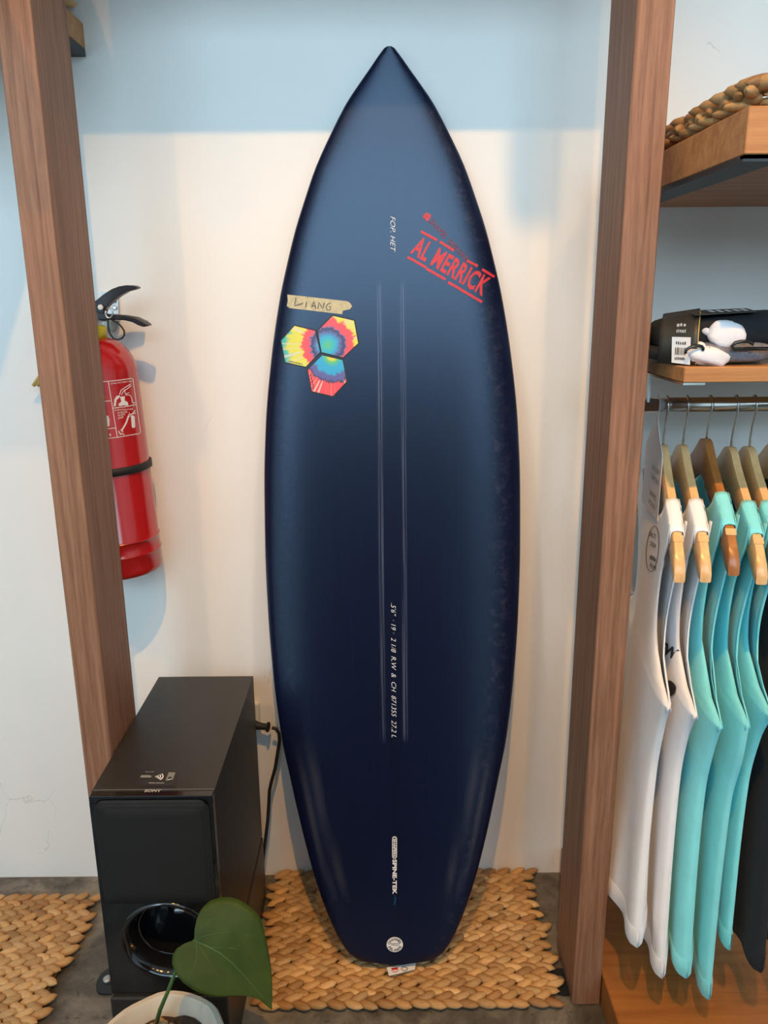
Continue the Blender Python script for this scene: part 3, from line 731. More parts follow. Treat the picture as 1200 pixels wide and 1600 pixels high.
# clear plastic scrap beside the plinth is a folded bag corner
bgm = MB(); bx = on_z(168, 1492, .03)
bag = thing('plastic_sleeve', (SX0-.012, CAM.y+1.19, 0), 'small clear plastic sleeve tucked between the speaker stand and post', 'packaging')
mb = MB()
for i in range(7):
    for j in range(4):
        mb.v.append(Vector((SX0-.006-.016*math.sin(math.pi*i/6)-.002*math.sin(j*2), CAM.y+1.150+.022*j/3+.004*math.sin(i), .0015+.058*i/6))); mb.c.append((1, 1, 1))
for i in range(6):
    for j in range(3): mb.f.append((i*4+j, i*4+j+1, (i+1)*4+j+1, (i+1)*4+j))
M['clear'] = plain('clear_film', (.75, .77, .80), .2, var=.02); M['clear'].node_tree.nodes['Principled BSDF'].inputs['Transmission Weight'].default_value = .75
so = mb.build('film', 'clear', bag, True); md = so.modifiers.new('thick', 'SOLIDIFY'); md.thickness = .0006

# ------------------------------------------------------------------ wall socket, plug and cable
s0 = on_y(399, 1095, -.001); s1 = on_y(407, 1152, -.012)
sk = thing('wall_socket', ((SX1-.03), -.001, s1.z), 'white wall power socket beside the surfboard, half hidden by the speaker', 'socket')
sx1 = on_y(407.5, 1120, -.001).x
MB().box(sx1-.082, sx1, -.013, -.0005, s1.z-.002, s0.z, .004, 2).build('plate', 'white_plastic', sk)
pg0 = on_y(403, 1134, -.03); pz = pg0.z
pg = thing('power_cable', (sx1, -.03, 0), 'black power cable plugged into the wall socket behind the speaker', 'cable')
mb = MB(); x_ = sx1-.012
c0 = Vector((x_-.006, -.026, pz)); c1 = Vector((x_+.033, -.036, pz))
mb.tube([c0, c0.lerp(c1, .15), c0.lerp(c1, .5), c0.lerp(c1, .95)], [.012, .0115, .0075, .0065], 14); mb.tube([c0.lerp(c1, .93), c0.lerp(c1, 1.0)], [.0105, .0105], 14)
sharp(mb.build('plug', 'black_matt', pg))
MB().box(x_-.02, x_+.002, -.026, -.0132, pz-.012, pz+.012, .003).build('plug_base', 'black_matt', pg)
cab_px = [(425, 1137), (431, 1139), (436, 1146), (437, 1156), (434, 1175), (430, 1200), (424, 1222), (421, 1235), (420, 1255), (418.5, 1280), (415.5, 1305), (413, 1325)]
cp = []
for i, (px, py) in enumerate(cab_px):
    cp.append(on_y(px, py, -.036))
cp.append(Vector((SX1-.01, -.03, cp[-1].z-.05)))
MB().tube(cp, .0036, 8).build('cord', 'black_matt', pg, True)

# ------------------------------------------------------------------ fire extinguisher
EY = -.088
eb = on_y(253, 862, EY); ER = .075
EX = eb.x-ER-.002; EZ0 = on_y(215, 889, EY-.0).z; EZ1 = on_y(190, 528, EY).z
print('ext', EX, EZ0, EZ1)
ex = thing('fire_extinguisher', (EX, EY, EZ0), 'red fire extinguisher hanging on the wall behind the wooden post', 'fire extinguisher')
EH = EZ1-EZ0; TIL = Matrix.Translation((EX, EY, EZ0)) @ Matrix.Rotation(R(2.4), 4, 'Y').inverted() @ Matrix.Translation((-EX, -EY, -EZ0))
prof = [(.0001, .004), (.05, .002), (ER-.006, 0), (ER-.001, .004), (ER, .012), (ER, .038), (ER+.0018, .041), (ER, .044), (ER-.0012, .064), (ER+.0012, .067), (ER-.001, .070), (ER-.001, EH-.062)]
for k in range(1, 11):
    a = math.pi/2*k/10; prof.append((.022+(ER-.023)*math.cos(a), EH-.062+.062*math.sin(a)))
prof += [(.020, EH), (.020, EH+.004), (.0001, EH+.004)]
emb = MB().lathe(prof, 56, (EX, EY, EZ0)); emb.v = [TIL @ v for v in emb.v]
cyl = emb.build('cylinder', 'red_paint', ex, True); cyl.data.set_sharp_from_angle(angle=R(50))
ebv = bvh_of(emb)
def tl(mb): mb.v = [TIL @ v for v in mb.v]; return mb
tl(MB().lathe([(.030, EH-.001), (.030, EH+.018), (.026, EH+.021), (.0001, EH+.021)], 24, (EX, EY, EZ0))).build('safety_collar', 'yellow', ex, True)
tl(MB().lathe([(.024, EH+.020), (.024, EH+.030), (.027, EH+.031), (.027, EH+.043), (.0001, EH+.043)], 20, (EX, EY, EZ0))).build('valve', 'zinc', ex)
zb = on_y(200, 741, EY-ER).z-EZ0
tl(MB().lathe([(ER+.0005, zb-.007), (ER+.003, zb-.006), (ER+.003, zb+.006), (ER+.0005, zb+.007)], 56, (EX, EY, EZ0), cap=False)).build('retaining_band', 'black_matt', ex, True)
# levers: traced in the plane of the valve
def lever(name, up, lo, half):
    a = [on_y(x, y, EY-half) for x, y in up+lo[::-1]]; mb = MB().prism(a, (0, 2*half, 0)); o = mb.build(name, 'lever_black', ex)
    bv = o.modifiers.new('bev', 'BEVEL'); bv.width = .0022; bv.segments = 2; bv.limit_method = 'ANGLE'; return o
Z6 = lambda x, y: (140+x/5.925, 430+y/5.926)
lever('carry_lever', [Z6(*p) for p in [(20, 255), (60, 232), (130, 175), (200, 130), (270, 103), (340, 92), (415, 95), (445, 112)]], [Z6(*p) for p in [(20, 400), (110, 395), (150, 300), (215, 235), (275, 190), (345, 150), (410, 133), (440, 122)]], .010)
lever('squeeze_lever', [Z6(*p) for p in [(20, 330), (90, 345), (150, 358), (230, 365), (330, 372), (420, 388), (500, 425), (550, 462)]], [Z6(*p) for p in [(20, 415), (90, 415), (170, 418), (250, 415), (320, 418), (390, 435), (450, 465), (500, 482)]], .012)
lp = [Z6(*p) for p in [(170, 420), (172, 480), (185, 540), (220, 585), (260, 597), (300, 585), (322, 555), (320, 515), (290, 470), (240, 428), (205, 415)]]
MB().tube([on_y(x, y, EY-.016) for x, y in lp], .0016, 6).build('pin_loop', 'black_matt', ex, True)
MB().tube([on_y(*Z6(180+34*math.cos(a), 350+45*math.sin(a)), EY-.018) for a in [k*.4 for k in range(-5, 10)]], .0016, 6).build('safety_pin_ring', 'chrome', ex, True)
pc_ = on_y(*Z6(104, 296), EY-.0125); MB().lathe([(.0045, .0), (.0045, .003), (.0001, .0035)], 12, tuple(pc_), 'Y').build('rivet', 'white_plastic', ex)
# wall plate
wp = [on_y(*Z6(*p), -.006) for p in [(100, 152), (225, 165), (262, 200), (272, 420), (232, 520), (100, 520)]]
mb = MB().prism(wp, (0, .0055, 0)); mb.build('wall_bracket', 'zinc', ex)
MB().box(EX-.012, EX+.012, EY+.012, -.0062, EZ0+EH+.028, EZ0+EH+.040).build('bracket_arm', 'zinc', ex)
for p in ((235, 300), (228, 235)): MB().lathe([(.0045, .0), (.0045, .002), (.003, .003), (.0001, .003)], 10, tuple(on_y(*Z6(*p), -.006)), 'Y').build('screw', 'chrome', ex)
# label on the body
Q = lambda pts: [Z6(*p) for p in pts]
LW = 1.15
lines = [Q([(60, 992), (130, 986), (260, 974), (385, 956), (397, 962), (430, 1195), (468, 1450), (458, 1466), (250, 1502), (100, 1518)]),
         Q([(172, 985), (212, 1230), (255, 1500)]), Q([(216, 1232), (330, 1218), (428, 1198)]), Q([(100, 1170), (195, 1163)]), Q([(140, 1425), (240, 1414)])]
V, Fc = strokes(lines, LW); decal('label_frame', ebv, V, Fc, 'white_print', ex, .0006)
decal_text('label_lettering', ebv, '(1) PULL OUT SAFETY PIN', Q([(190, 997), (385, 975), (388, 992), (192, 1015)]), 'white_print', ex, .01)
for i, (s_, x1) in enumerate((('(2) AIM NOZZLE AT BASE', 398), ('OF FIRE AND', 345), ('SQUEEZE', 325), ('LEVER', 312))):
    y = 1244+i*24; x0 = 226+(26 if i else 0)+i*3; decal_text('label_lettering', ebv, s_, Q([(x0, y), (x1, y-12), (x1+2, y+5), (x0+2, y+17)]), 'white_print', ex, .01)
for pg_ in ([(268, 1212), (268, 1190), (292, 1170), (280, 1125), (325, 1120), (322, 1160), (350, 1175), (358, 1205)], [(222, 1215), (228, 1150), (248, 1118), (278, 1112), (280, 1128), (255, 1140), (243, 1165), (240, 1212)],
            [(380, 1305), (398, 1296), (415, 1310), (420, 1405), (402, 1418), (388, 1408)]):
    v, f = fan_poly(Q(pg_), 1); decal('label_pictogram', ebv, v, f, 'white_print', ex, .0006)
for l in [[(275, 1105), (290, 1065), (340, 1030), (378, 1008)], [(292, 1108), (310, 1075), (352, 1048), (380, 1022)], [(318, 1060), (330, 1100), (366, 1086)], [(330, 1108), (372, 1110), (388, 1140), (392, 1175), (405, 1186), (420, 1178)],
    [(356, 1310), (366, 1270), (372, 1310), (420, 1250)], [(370, 1290), (425, 1275)], [(285, 1430), (310, 1455)], [(270, 1462), (322, 1475)], [(265, 1440), (290, 1478)]]:
    V, Fc = strokes([Q(l)], 1.2); decal('label_pictogram', ebv, V, Fc, 'white_print', ex, .0006)
V, Fc = strokes([Q([(360, 1300), (335, 1370), (295, 1440)])], 2.4); decal('label_pictogram', ebv, V, Fc, 'white_print', ex, .0007)
decal_text('label_lettering', ebv, 'R', Q([(182, 1465), (198, 1462), (201, 1488), (185, 1491)]), 'white_print', ex, .02)
v, f = fan_poly(Q([(150, 1300), (170, 1300), (182, 1330), (184, 1395), (165, 1405), (150, 1405)]), 1); decal('label_pictogram', ebv, v, f, 'white_print', ex, .0006)

# ------------------------------------------------------------------ right bay: shelves, platform, rail
BAYR = 1.35
sh1 = thing('wall_shelf', ((PRX1+BAYR)/2, -.3, 1.40), 'thick honey-coloured upper shelf beside the post, carrying a woven mat', 'shelf')
ux0 = .408; UF = CAM.y+next(d/1000 for d in range(1200, 700, -1) if on_y(1167, 200, CAM.y+d/1000).x < ux0); zt = on_y(1166, 165, UF).z; zbm = on_y(1165, 241, UF).z
print('upper shelf', zt, zbm, UF-CAM.y)
MB().box(ux0, BAYR, UF, -.001, zbm, zt, .0012, 1).build('board', 'shelf', sh1)
MB().box(ux0+.0005, ux0+.045, UF+.004, -.002, zbm-.007, zbm-.0003).build('steel_bracket', 'steel_dark', sh1)
MB().box(ux0+.0005, BAYR, UF+.004, UF+.012, zbm-.004, zbm-.0003).build('steel_edge', 'steel_dark', sh1)
lx0 = .408; LF = CAM.y+next(d/1000 for d in range(1300, 700, -1) if on_y(1069, 585, CAM.y+d/1000).x < lx0); zlt = on_y(1069, 574, LF).z; zlb = on_y(1069, 598, LF).z; print('lower shelf', zlt, zlb, LF-CAM.y)
sh2 = thing('wall_shelf', ((lx0+BAYR)/2, -.25, zlb), 'thin honey-coloured shelf holding packed socks above the clothes rail', 'shelf')
MB().box(lx0, BAYR, LF, -.001, zlb, zlt, .0012, 1).build('board', 'shelf', sh2)
MB().box(lx0-.0002, lx0+.030, LF+.001, -.002, zlb-.0035, zlb-.0003).build('steel_bracket', 'chrome', sh2)
plat = thing('display_platform', ((PRX1+BAYR)/2, -.3, 0), 'low amber wooden platform on the floor under the tank tops', 'platform')
PZ = .066
MB().box(PRX1+.002, BAYR, CAM.y+.90, -.001, .0005, PZ, .002, 1).build('boards', 'platform', plat)
RY = CAM.y+1.30; RZ = on_y(1100, 632, RY).z; RR = .0118
rail_ = thing('clothes_rail', (.9, RY, RZ), 'polished metal clothes rail holding the wooden hangers', 'rail')
MB().tube([(PRX1-.004, RY, RZ), (BAYR, RY, RZ)], RR, 24).build('pipe', 'chrome', rail_, True)
# flat hanging arm holding the rail
MB().box(.4245, .4285, RY-.012, RY+.012, RZ+.006, zlb-.004).build('support_arm', 'zinc', rail_)
# woven mat on the upper shelf
um = mat_rug('seagrass_mat', 'braided seagrass mat with a twisted edge on the thick upper shelf', ux0+.006, ux0+.50, UF+.012, -.05, zt+.0005, 11, .038, 'woven seagrass mats', 21, axis=1)
rnd = random.Random(4)
def twist(a_, b_, n_):
    mb = MB(); a_, b_ = Vector(a_), Vector(b_); d_ = (b_-a_)/n_; ax_ = 1 if abs(d_.y) > abs(d_.x) else 0
    for k in range(n_):
        for ofs, zz, an in ((0, .007, 24), (.33, .0, -30), (.66, -.005, 8)):
            kk = rnd.uniform(.6, .95); tint = tuple(c*kk for c in rnd.choice(SG)); c = a_+d_*(k+ofs+rnd.uniform(-.1, .1))+Vector((rnd.uniform(-.002, .002), rnd.uniform(-.002, .002), zz+rnd.uniform(-.001, .002)))
            lobe(mb, c, .034, .0085, .0085, R(an+rnd.uniform(-8, 8)), tint, .004, ax_)
    mb.build('edge_twist', 'seagrass', um, True, True)
twist((ux0+.018, UF+.025, zt+.022), (ux0+.018, -.06, zt+.022), 13)
twist((ux0+.03, UF+.026, zt+.024), (ux0+.48, UF+.026, zt+.024), 11)

# left bay upper shelf, seen in the gap between post and wall
lz = on_y(126, 78, -.02).z
ls = thing('wall_shelf', (-.95, -.3, lz), 'honey-coloured shelf end with dark bracket, high behind the post by the extinguisher', 'shelf')
MB().box(-1.4, PLX0-.001, CAM.y+.93, -.001, lz+.006, lz+.046, .0012, 1).build('board', 'shelf', ls)
MB().box(PLX0-.046, PLX0-.0012, CAM.y+.935, -.002, lz-.006, lz+.0055).build('steel_bracket', 'steel_dark', ls)
mat_rug('seagrass_mat', 'pale seagrass mat on the shelf high behind the post', -.9, PLX0+.004, CAM.y+1.28, -.01, lz+.0465, 10, .038, 'woven seagrass mats', 33, axis=1)
wb = thing('wooden_box', (-.6, -.14, lz+.07), 'brown wooden box on the shelf high behind the post', 'box')
MB().box(-.8, PLX0+.0, -.235, -.035, lz+.067, lz+.13, .002, 1).build('body', 'brown_box', wb)
MB().box(-.802, PLX0+.002, -.237, -.033, lz+.130, lz+.142, .002, 1).build('lid', 'brown_box', wb)
# straw tassel behind the post
st = on_y(57, 603, -.03)
stw = thing('straw_tassel', (st.x+.03, -.03, st.z), 'small yellow straw tassel on the wall, poking out behind the post', 'tassel')
for k in range(12):
    a = st.x-.006+k*.0075; MB().tube([(st.x+.035+(k-6)*.001, -.012, st.z+.055), (a*.5+(st.x+.035)*.5, -.026, st.z+.028), (a, -.03, st.z)], [.0022, .003, .0034], 6).build('straw', 'straw', stw, True)

# ------------------------------------------------------------------ hangers and tank tops
def frame(O, yaw):
    P = Vector((-math.sin(yaw), -math.cos(yaw), 0)); Qn = Vector((-math.cos(yaw), math.sin(yaw), 0)); Z = Vector((0, 0, 1))
    return lambda p, q, z: Vector(O)+P*p+Qn*q+Z*z
HTOP = [(0, 0), (.012, -.0015), (.024, -.008), (.04, -.021), (.07, -.041), (.10, -.059), (.13, -.077), (.16, -.098), (.185, -.120), (.20, -.138), (.206, -.152)]
HLOW = [(0, -.058), (.02, -.062), (.05, -.074), (.08, -.090), (.11, -.108), (.14, -.128), (.165, -.146), (.185, -.160), (.196, -.166), (.206, -.166)]
def htop(p): return smooth_table(HTOP, abs(p))
def hanger(O, yaw, mat, label):
    t = thing('clothes_hanger', O, label, 'hanger', 'wooden hangers on the rail'); fr = frame(O, yaw)
    mb = MB(); ps = [-.206+.412*i/48 for i in range(49)]; half = .0078; sec = [(-1, -.75), (-.75, -1), (.75, -1), (1, -.75), (1, .75), (.75, 1), (-.75, 1), (-1, .75)]
    n = len(sec)
    for p in ps:
        zt_, zl_ = htop(p), smooth_table(HLOW, abs(p)); c, h = (zt_+zl_)/2, (zt_-zl_)/2
        # contoured hanger: arms sweep a little sideways
        for a, b in sec: mb.v.append(fr(p, a*half, c+b*h)); mb.c.append((1, 1, 1))
    for i in range(len(ps)-1):
        for k in range(n): mb.f.append((i*n+k, i*n+(k+1) % n, (i+1)*n+(k+1) % n, (i+1)*n+k))
    mb.f.append(tuple(range(n))[::-1]); mb.f.append(tuple((len(ps)-1)*n+k for k in range(n)))
    sharp(mb.build('wooden_arms', mat, t), 50)
    dz = RZ-O[2]; hk = [fr(0, 0, -.01), fr(0, 0, .012), fr(.002, 0, dz*.45)]
    r = RR+.0022
    hk.append(fr(r*.9, 0, dz-.010))
    for k in range(0, 12): a = R(-20+200*k/11); hk.append(fr(r*math.cos(a), 0, dz+r*math.sin(a)))
    hk.append(fr(-r*1.05, 0, dz-.012))
    MB().tube(hk, .0019, 8).build('hook', 'chrome', t, True)
    for s in (-1, 1):
        b = MB(); p0 = s*.1735; z0 = htop(p0); b.box(-.006, .006, -half*.98, half*.98, -.0012, .0012, .0008, 1)
        sl = math.atan2(htop(p0+.005)-htop(p0-.005), .01); b.v = [fr(p0+v.x*math.cos(sl)-v.z*math.sin(sl), v.y, z0+.0004+v.x*math.sin(sl)+v.z*math.cos(sl)) for v in b.v]
        b.build('shoulder_notch', 'hang_light', t)
    return t
ARM = [(-.055, .168), (-.085, .167), (-.12, .155), (-.16, .130), (-.20, .112), (-.25, .103), (-.285, .108), (-.315, .135), (-.333, .175), (-.345, .222), (-.352, .238)]
ARM_B = [(-.055, .168), (-.085, .167), (-.16, .148), (-.25, .130), (-.31, .150), (-.345, .226), (-.352, .238)]
def tank(O, yaw, mat, label, length, seed, cen=.10, hw_hem=.125, near=.205, amp=.018, qsh=0.0, pit=1.0):
    rnd = random.Random(seed); t = thing('tank_top', (O[0], O[1], O[2]-length), label, 'tank top', 'tank tops on the rail'); fr = frame(O, yaw)
    ph = [.6, 2.1, 4.0]
    arm = [(z if i == 0 else -.09+(z+.09)*pit, p) for i, (z, p) in enumerate(ARM)]
    zpit = arm[-1][0]
    arm2 = [(z if i == 0 else -.09+(z+.09)*pit, p) for i, (z, p) in enumerate(ARM_B)]
    armz = {1: [(-z, p) for z, p in arm], -1: [(-z, p) for z, p in arm2]}
    BODY_F = [(-zpit, .238), (-zpit+.05, near+.01), (-zpit+.14, near-.01), (length, cen+hw_hem)]
    BODY_B = [(-zpit, .238), (-zpit+.06, .20), (-zpit+.18, .12), (length, -(cen-hw_hem))]
    def pf(d, sd=1): return smooth_table(armz[sd], d) if d < -zpit else smooth_table(BODY_F, d)
    def pb(d, sd=1): return -smooth_table(armz[sd], d) if d < -zpit else -smooth_table(BODY_B, d)
    def half_thick(d, a):
        k = min(1, max(0, (d-.08)/(length-.08)))
        T = .0105+(amp-.0105)*k
        if d < -zpit:
            e = max(0, (-zpit-d)/(-zpit-.08)); return T*(max(0, 1-a*a)**.5*(1-e)+e)
        return T*max(0, 1-abs(a)**3)**.5
    def wave(d, a):
        k = min(1, max(0, (d-.12)/(length-.12)))
        return k*(.0100*math.sin(3.2*a+ph[0]+1.3*k)+.0075*math.sin(6.5*a+ph[1])+.005*math.sin(5*d+ph[2])) + qsh*k
    def skew(d): return .0
    ds = sorted(set([.062+.01*i for i in range(0, 26)]+[-zpit-.02+.004*i for i in range(0, 11)]+[-zpit+.03+(length+zpit-.03)*i/26 for i in range(27)]))
    ds = [d for d in ds if d <= length+1e-6]
    NA = 30; mb = MB()
    neck = {1: .115, -1: .21}
    for side in (1, -1):
        idx = {}
        for i, d in enumerate(ds):
            f_, b_ = pf(d, side), pb(d, side)
            for j in range(NA+1):
                a = -1+2*j/NA; p = b_+(f_-b_)*(a+1)/2
                nb = .112*math.sqrt(max(0, 1-((d-.06)/(neck[side]-.06))**2)) if d < neck[side] else 0
                if nb and abs(p) < nb:
                    p_ = math.copysign(nb, p) if abs(p) > 1e-6 else nb
                else: p_ = p
                z = -d
                zc = htop(min(.206, abs(p_)))+.0025
                cut = z > zc
                if cut: z = zc
                q = side*half_thick(d, a)+wave(d, a)
                if d < .16:
                    q = side*max(.0092, abs(half_thick(d, a)))+wave(d, a)
                    if cut: q = side*.0092
                mb.v.append(fr(p_, q, z)); mb.c.append((1, 1, 1)); idx[i, j] = len(mb.v)-1
                idx[i, j, 'in'] = bool(nb and abs(p) < nb*.999)
        for i in range(len(ds)-1):
            for j in range(NA):
                if idx[i, j, 'in'] and idx[i, j+1, 'in'] and idx[i+1, j, 'in'] and idx[i+1, j+1, 'in']: continue
                fc = (idx[i, j], idx[i, j+1], idx[i+1, j+1], idx[i+1, j]); mb.f.append(fc if side == 1 else fc[::-1])
    # straps folded over the hanger arms
    for s in (1, -1):
        p0, p1 = .112, .166; st_ = []
        for i in range(9):
            p = p0+(p1-p0)*i/8; z = htop(p)+.0016
            for k, (q, dz) in enumerate(((.0096, -.020), (.0096, -.004), (.007, .0008), (0, .0022), (-.007, .0008), (-.0096, -.004), (-.0096, -.020))): st_.append(fr(s*p, q, z+dz))
        fs = [(i*7+k, i*7+k+1, (i+1)*7+k+1, (i+1)*7+k) for i in range(8) for k in range(6)]; mb.add(st_, fs)
    o = mb.build('body', mat, t, True, weld=True); md = o.modifiers.new('thick', 'SOLIDIFY'); md.thickness = .0011; md.offset = 0
    # armhole binding (both sheets) and hem band
    for side in (1, -1):
        bm_ = MB(); pts = []
        for k in range(41):
            d = .085+(-zpit-.085)*k/40; p = pf(d, side); q = side*max(half_thick(d, 1),   .0092 if d < .16 else .0006)+wave(d, 1)
            pts.append((p, q, -d))
        vs = []
        for k, (p, q, z) in enumerate(pts):
            a = pts[max(k-1, 0)]; b = pts[min(k+1, 40)]; tx, tz = b[0]-a[0], b[2]-a[2]; l = math.hypot(tx, tz); nx, nz = tz/l, -tx/l
            if nx > 0: nx, nz = -nx, -nz
            w = .0125
            if k > 34 and False: nz = abs(nz)*-1
            vs += [fr(p+.0006, q+side*.0010, z), fr(p+nx*w*.5, q+side*.0024, z+nz*w*.5*(-1 if nz > 0 else 1)), fr(p+nx*w, q+side*.0011, z+nz*w*(-1 if nz > 0 else 1))]
        bm_.add(vs, [(3*k+i, 3*k+i+1, 3*k+i+4, 3*k+i+3) for k in range(40) for i in range(2)])
        bo_ = bm_.build('armhole_binding', mat, t, True); md = bo_.modifiers.new('thick', 'SOLIDIFY'); md.thickness = .0009; md.offset = 0
        hm = MB(); vs = []
        for j in range(NA+1):
            a = -1+2*j/NA
            for d, off in ((length-.030, .0006), (length-.027, .0020), (length-.002, .0020), (length+.0008, .0006)):
                p = pb(d)+(pf(d)-pb(d))*(a+1)/2; vs.append(fr(p, side*half_thick(d, a)*1.02+wave(d, a)+side*off, -d))
        hm.add(vs, [(4*j+i, 4*j+i+1, 4*(j+1)+i+1, 4*(j+1)+i) for j in range(NA) for i in range(3)]); hm.build('hem', mat, t, True)
    return t, mb
HZ = RZ-.066
# (x at rail, yaw degrees, hanger wood, shirt material, labels, length, params)
ITEMS = [(.4607, 9.0, 'hang_light', 'cotton_white', 'pale wooden hanger carrying the white tank top next to the post', 'white sleeveless tank top hanging next to the post with a round back print', .785, dict(cen=.105, hw_hem=.13, near=.205, amp=.018, qsh=.018)),
         (.4930, 7.5, 'hang_light', 'cotton_white', 'pale wooden hanger carrying the white tank top beside the aqua ones', 'white sleeveless tank top hanging beside the aqua tops, dark letters on its back', .845, dict(cen=.105, hw_hem=.13, near=.20, amp=.015, qsh=.012, pit=1.05)),
         (.5310, 7.0, 'hang_dark', 'cotton_aqua', 'darker brown wooden hanger carrying an aqua tank top', 'aqua sleeveless tank top on the darker brown hanger', .850, dict(cen=.11, hw_hem=.13, near=.21, amp=.019, qsh=.014, pit=1.16)),
         (.5730, 7.0, 'hang_light', 'cotton_aqua', 'pale wooden hanger carrying the middle aqua tank top', 'aqua sleeveless tank top between two other aqua tops', .870, dict(cen=.12, hw_hem=.13, near=.225, amp=.013, qsh=.019, pit=1.10)),
         (.6030, 7.0, 'hang_light', 'cotton_aqua', 'pale wooden hanger carrying the aqua tank top beside the black ones', 'aqua sleeveless tank top hanging beside the black tops', .800, dict(cen=.10, hw_hem=.12, near=.20, amp=.010, qsh=.013, pit=1.04)),
         (.6440, 6.0, 'hang_light', 'cotton_black', 'pale wooden hanger carrying the black tank top beside the aqua ones', 'black sleeveless tank top hanging beside the aqua tops', .815, dict(cen=.125, hw_hem=.13, near=.23, amp=.017, qsh=.017)),
         (.6920, 5.0, 'hang_light', 'cotton_black', 'pale wooden hanger behind the first black tank top', 'second black sleeveless tank top at the end of the row', .815, dict(cen=.12, hw_hem=.13, near=.22, amp=.017, qsh=.022))]
tanks = []
for i, (x, yw, hm, cm, hl, tl_, ln_, kw) in enumerate(ITEMS):
    z = HZ+(.010 if hm == 'hang_dark' else 0) - (.004 if i in (3, 4) else 0)
    O = (x, RY, z); hanger(O, R(yw), hm, hl); tanks.append(tank(O, R(yw), cm, tl_, ln_, 11+i*5, **kw))
# prints on the white tank tops
CZ = lambda x, y: (1000+x/4.71, 760+y/4.706)
bv0 = bvh_of(tanks[0][1]); t0 = tanks[0][0]
ov = [CZ(98+46*math.cos(a)*1-(12 if math.sin(a) > 0 else -16)*abs(math.sin(a)), 460+168*math.sin(a)) for a in [2*math.pi*k/24 for k in range(25)]]
V, Fc = strokes([ov], 1.0); decal('back_print', bv0, V, Fc, 'greyink', t0, .0016)
for y0, s_ in ((330, 'SALTY'), (400, 'CREW'), (500, '#4'), (560, '#5')):
    decal_text('back_print', bv0, s_, [CZ(82, y0), CZ(126, y0+26), CZ(124, y0+62), CZ(78, y0+34)], 'greyink', t0, .02, off=.0016)
bv1 = bvh_of(tanks[1][1]); t1 = tanks[1][0]
decal_text('back_print', bv1, 'CREW', [(1012, 985), (1063, 1017), (1055, 1033), (1006, 1000)], 'ink', t1, .04, off=.0018)
v, f = fan_poly([(1044+14*math.cos(k*.393), 1076+13*math.sin(k*.393)) for k in range(16)], 2); decal('back_print', bv1, v, f, 'ink', t1, .0018)

# sale card hanging on the rail next to the post
cfr = frame((.4465, RY, RZ), R(7))
card = thing('sale_card', (.4465, RY, RZ-.2), 'white sale price card hanging on the rail between post and first hanger', 'sign')
outl = [(-.012, .012), (.012, .012), (.013, -.022), (.020, -.034), (.040, -.052), (.062, -.070), (.066, -.082), (.066, -.178), (-.066, -.178), (-.066, -.082), (-.062, -.070), (-.040, -.052), (-.020, -.034), (-.013, -.022)]
# ring-shaped neck is looped over the rail: build card as front outline with the rail passing its slot
mbk = MB(); low = [(p, z) for p, z in outl if z <= -.02]
low = [(.013, -.0175), *[q for q in outl if q[1] <= -.02], (-.013, -.0175)]
mbk.prism([cfr(p, .0004, z) for p, z in low], cfr(0, -.0008, 0)-cfr(0, 0, 0)); mbk.build('card', 'card_grey', card)
loop = [(.013, -.0175)]
lo_ = []
for k in range(0, 13): a = R(-60+300*k/12); lo_.append((.0185*math.cos(a), .0185*math.sin(a)))
lm = MB(); vs = []
for (p, z) in lo_:
    l = math.hypot(p, z); vs += [cfr(p*.0130/l, .0004, z*.0130/l), cfr(p, .0004, z), cfr(p, -.0004, z), cfr(p*.0130/l, -.0004, z*.0130/l)]
lm.add(vs, [(4*k+i, 4*k+(i+1) % 4, 4*k+4+(i+1) % 4, 4*k+4+i) for k in range(12) for i in range(4)]); lm.build('hanging_loop', 'card_grey', card)
cbv = bvh_of(mbk)
def card_text(s, p0, p1, z1, z0):
    v, f = text_mesh(s, .0); mb = MB(); mb.add([cfr(p0+(p1-p0)*a, .0008, z0+(z1-z0)*b) for a, b in v], f); mb.build('lettering', 'greyink', card)
card_text('SALTY CREW', -.002, .054, -.098, -.106); card_text('T-SHIRT SALE', -.005, .054, -.114, -.122); card_text('SALE PRICE', -.003, .046, -.142, -.150); card_text('RP 250.000', -.005, .044, -.158, -.166)

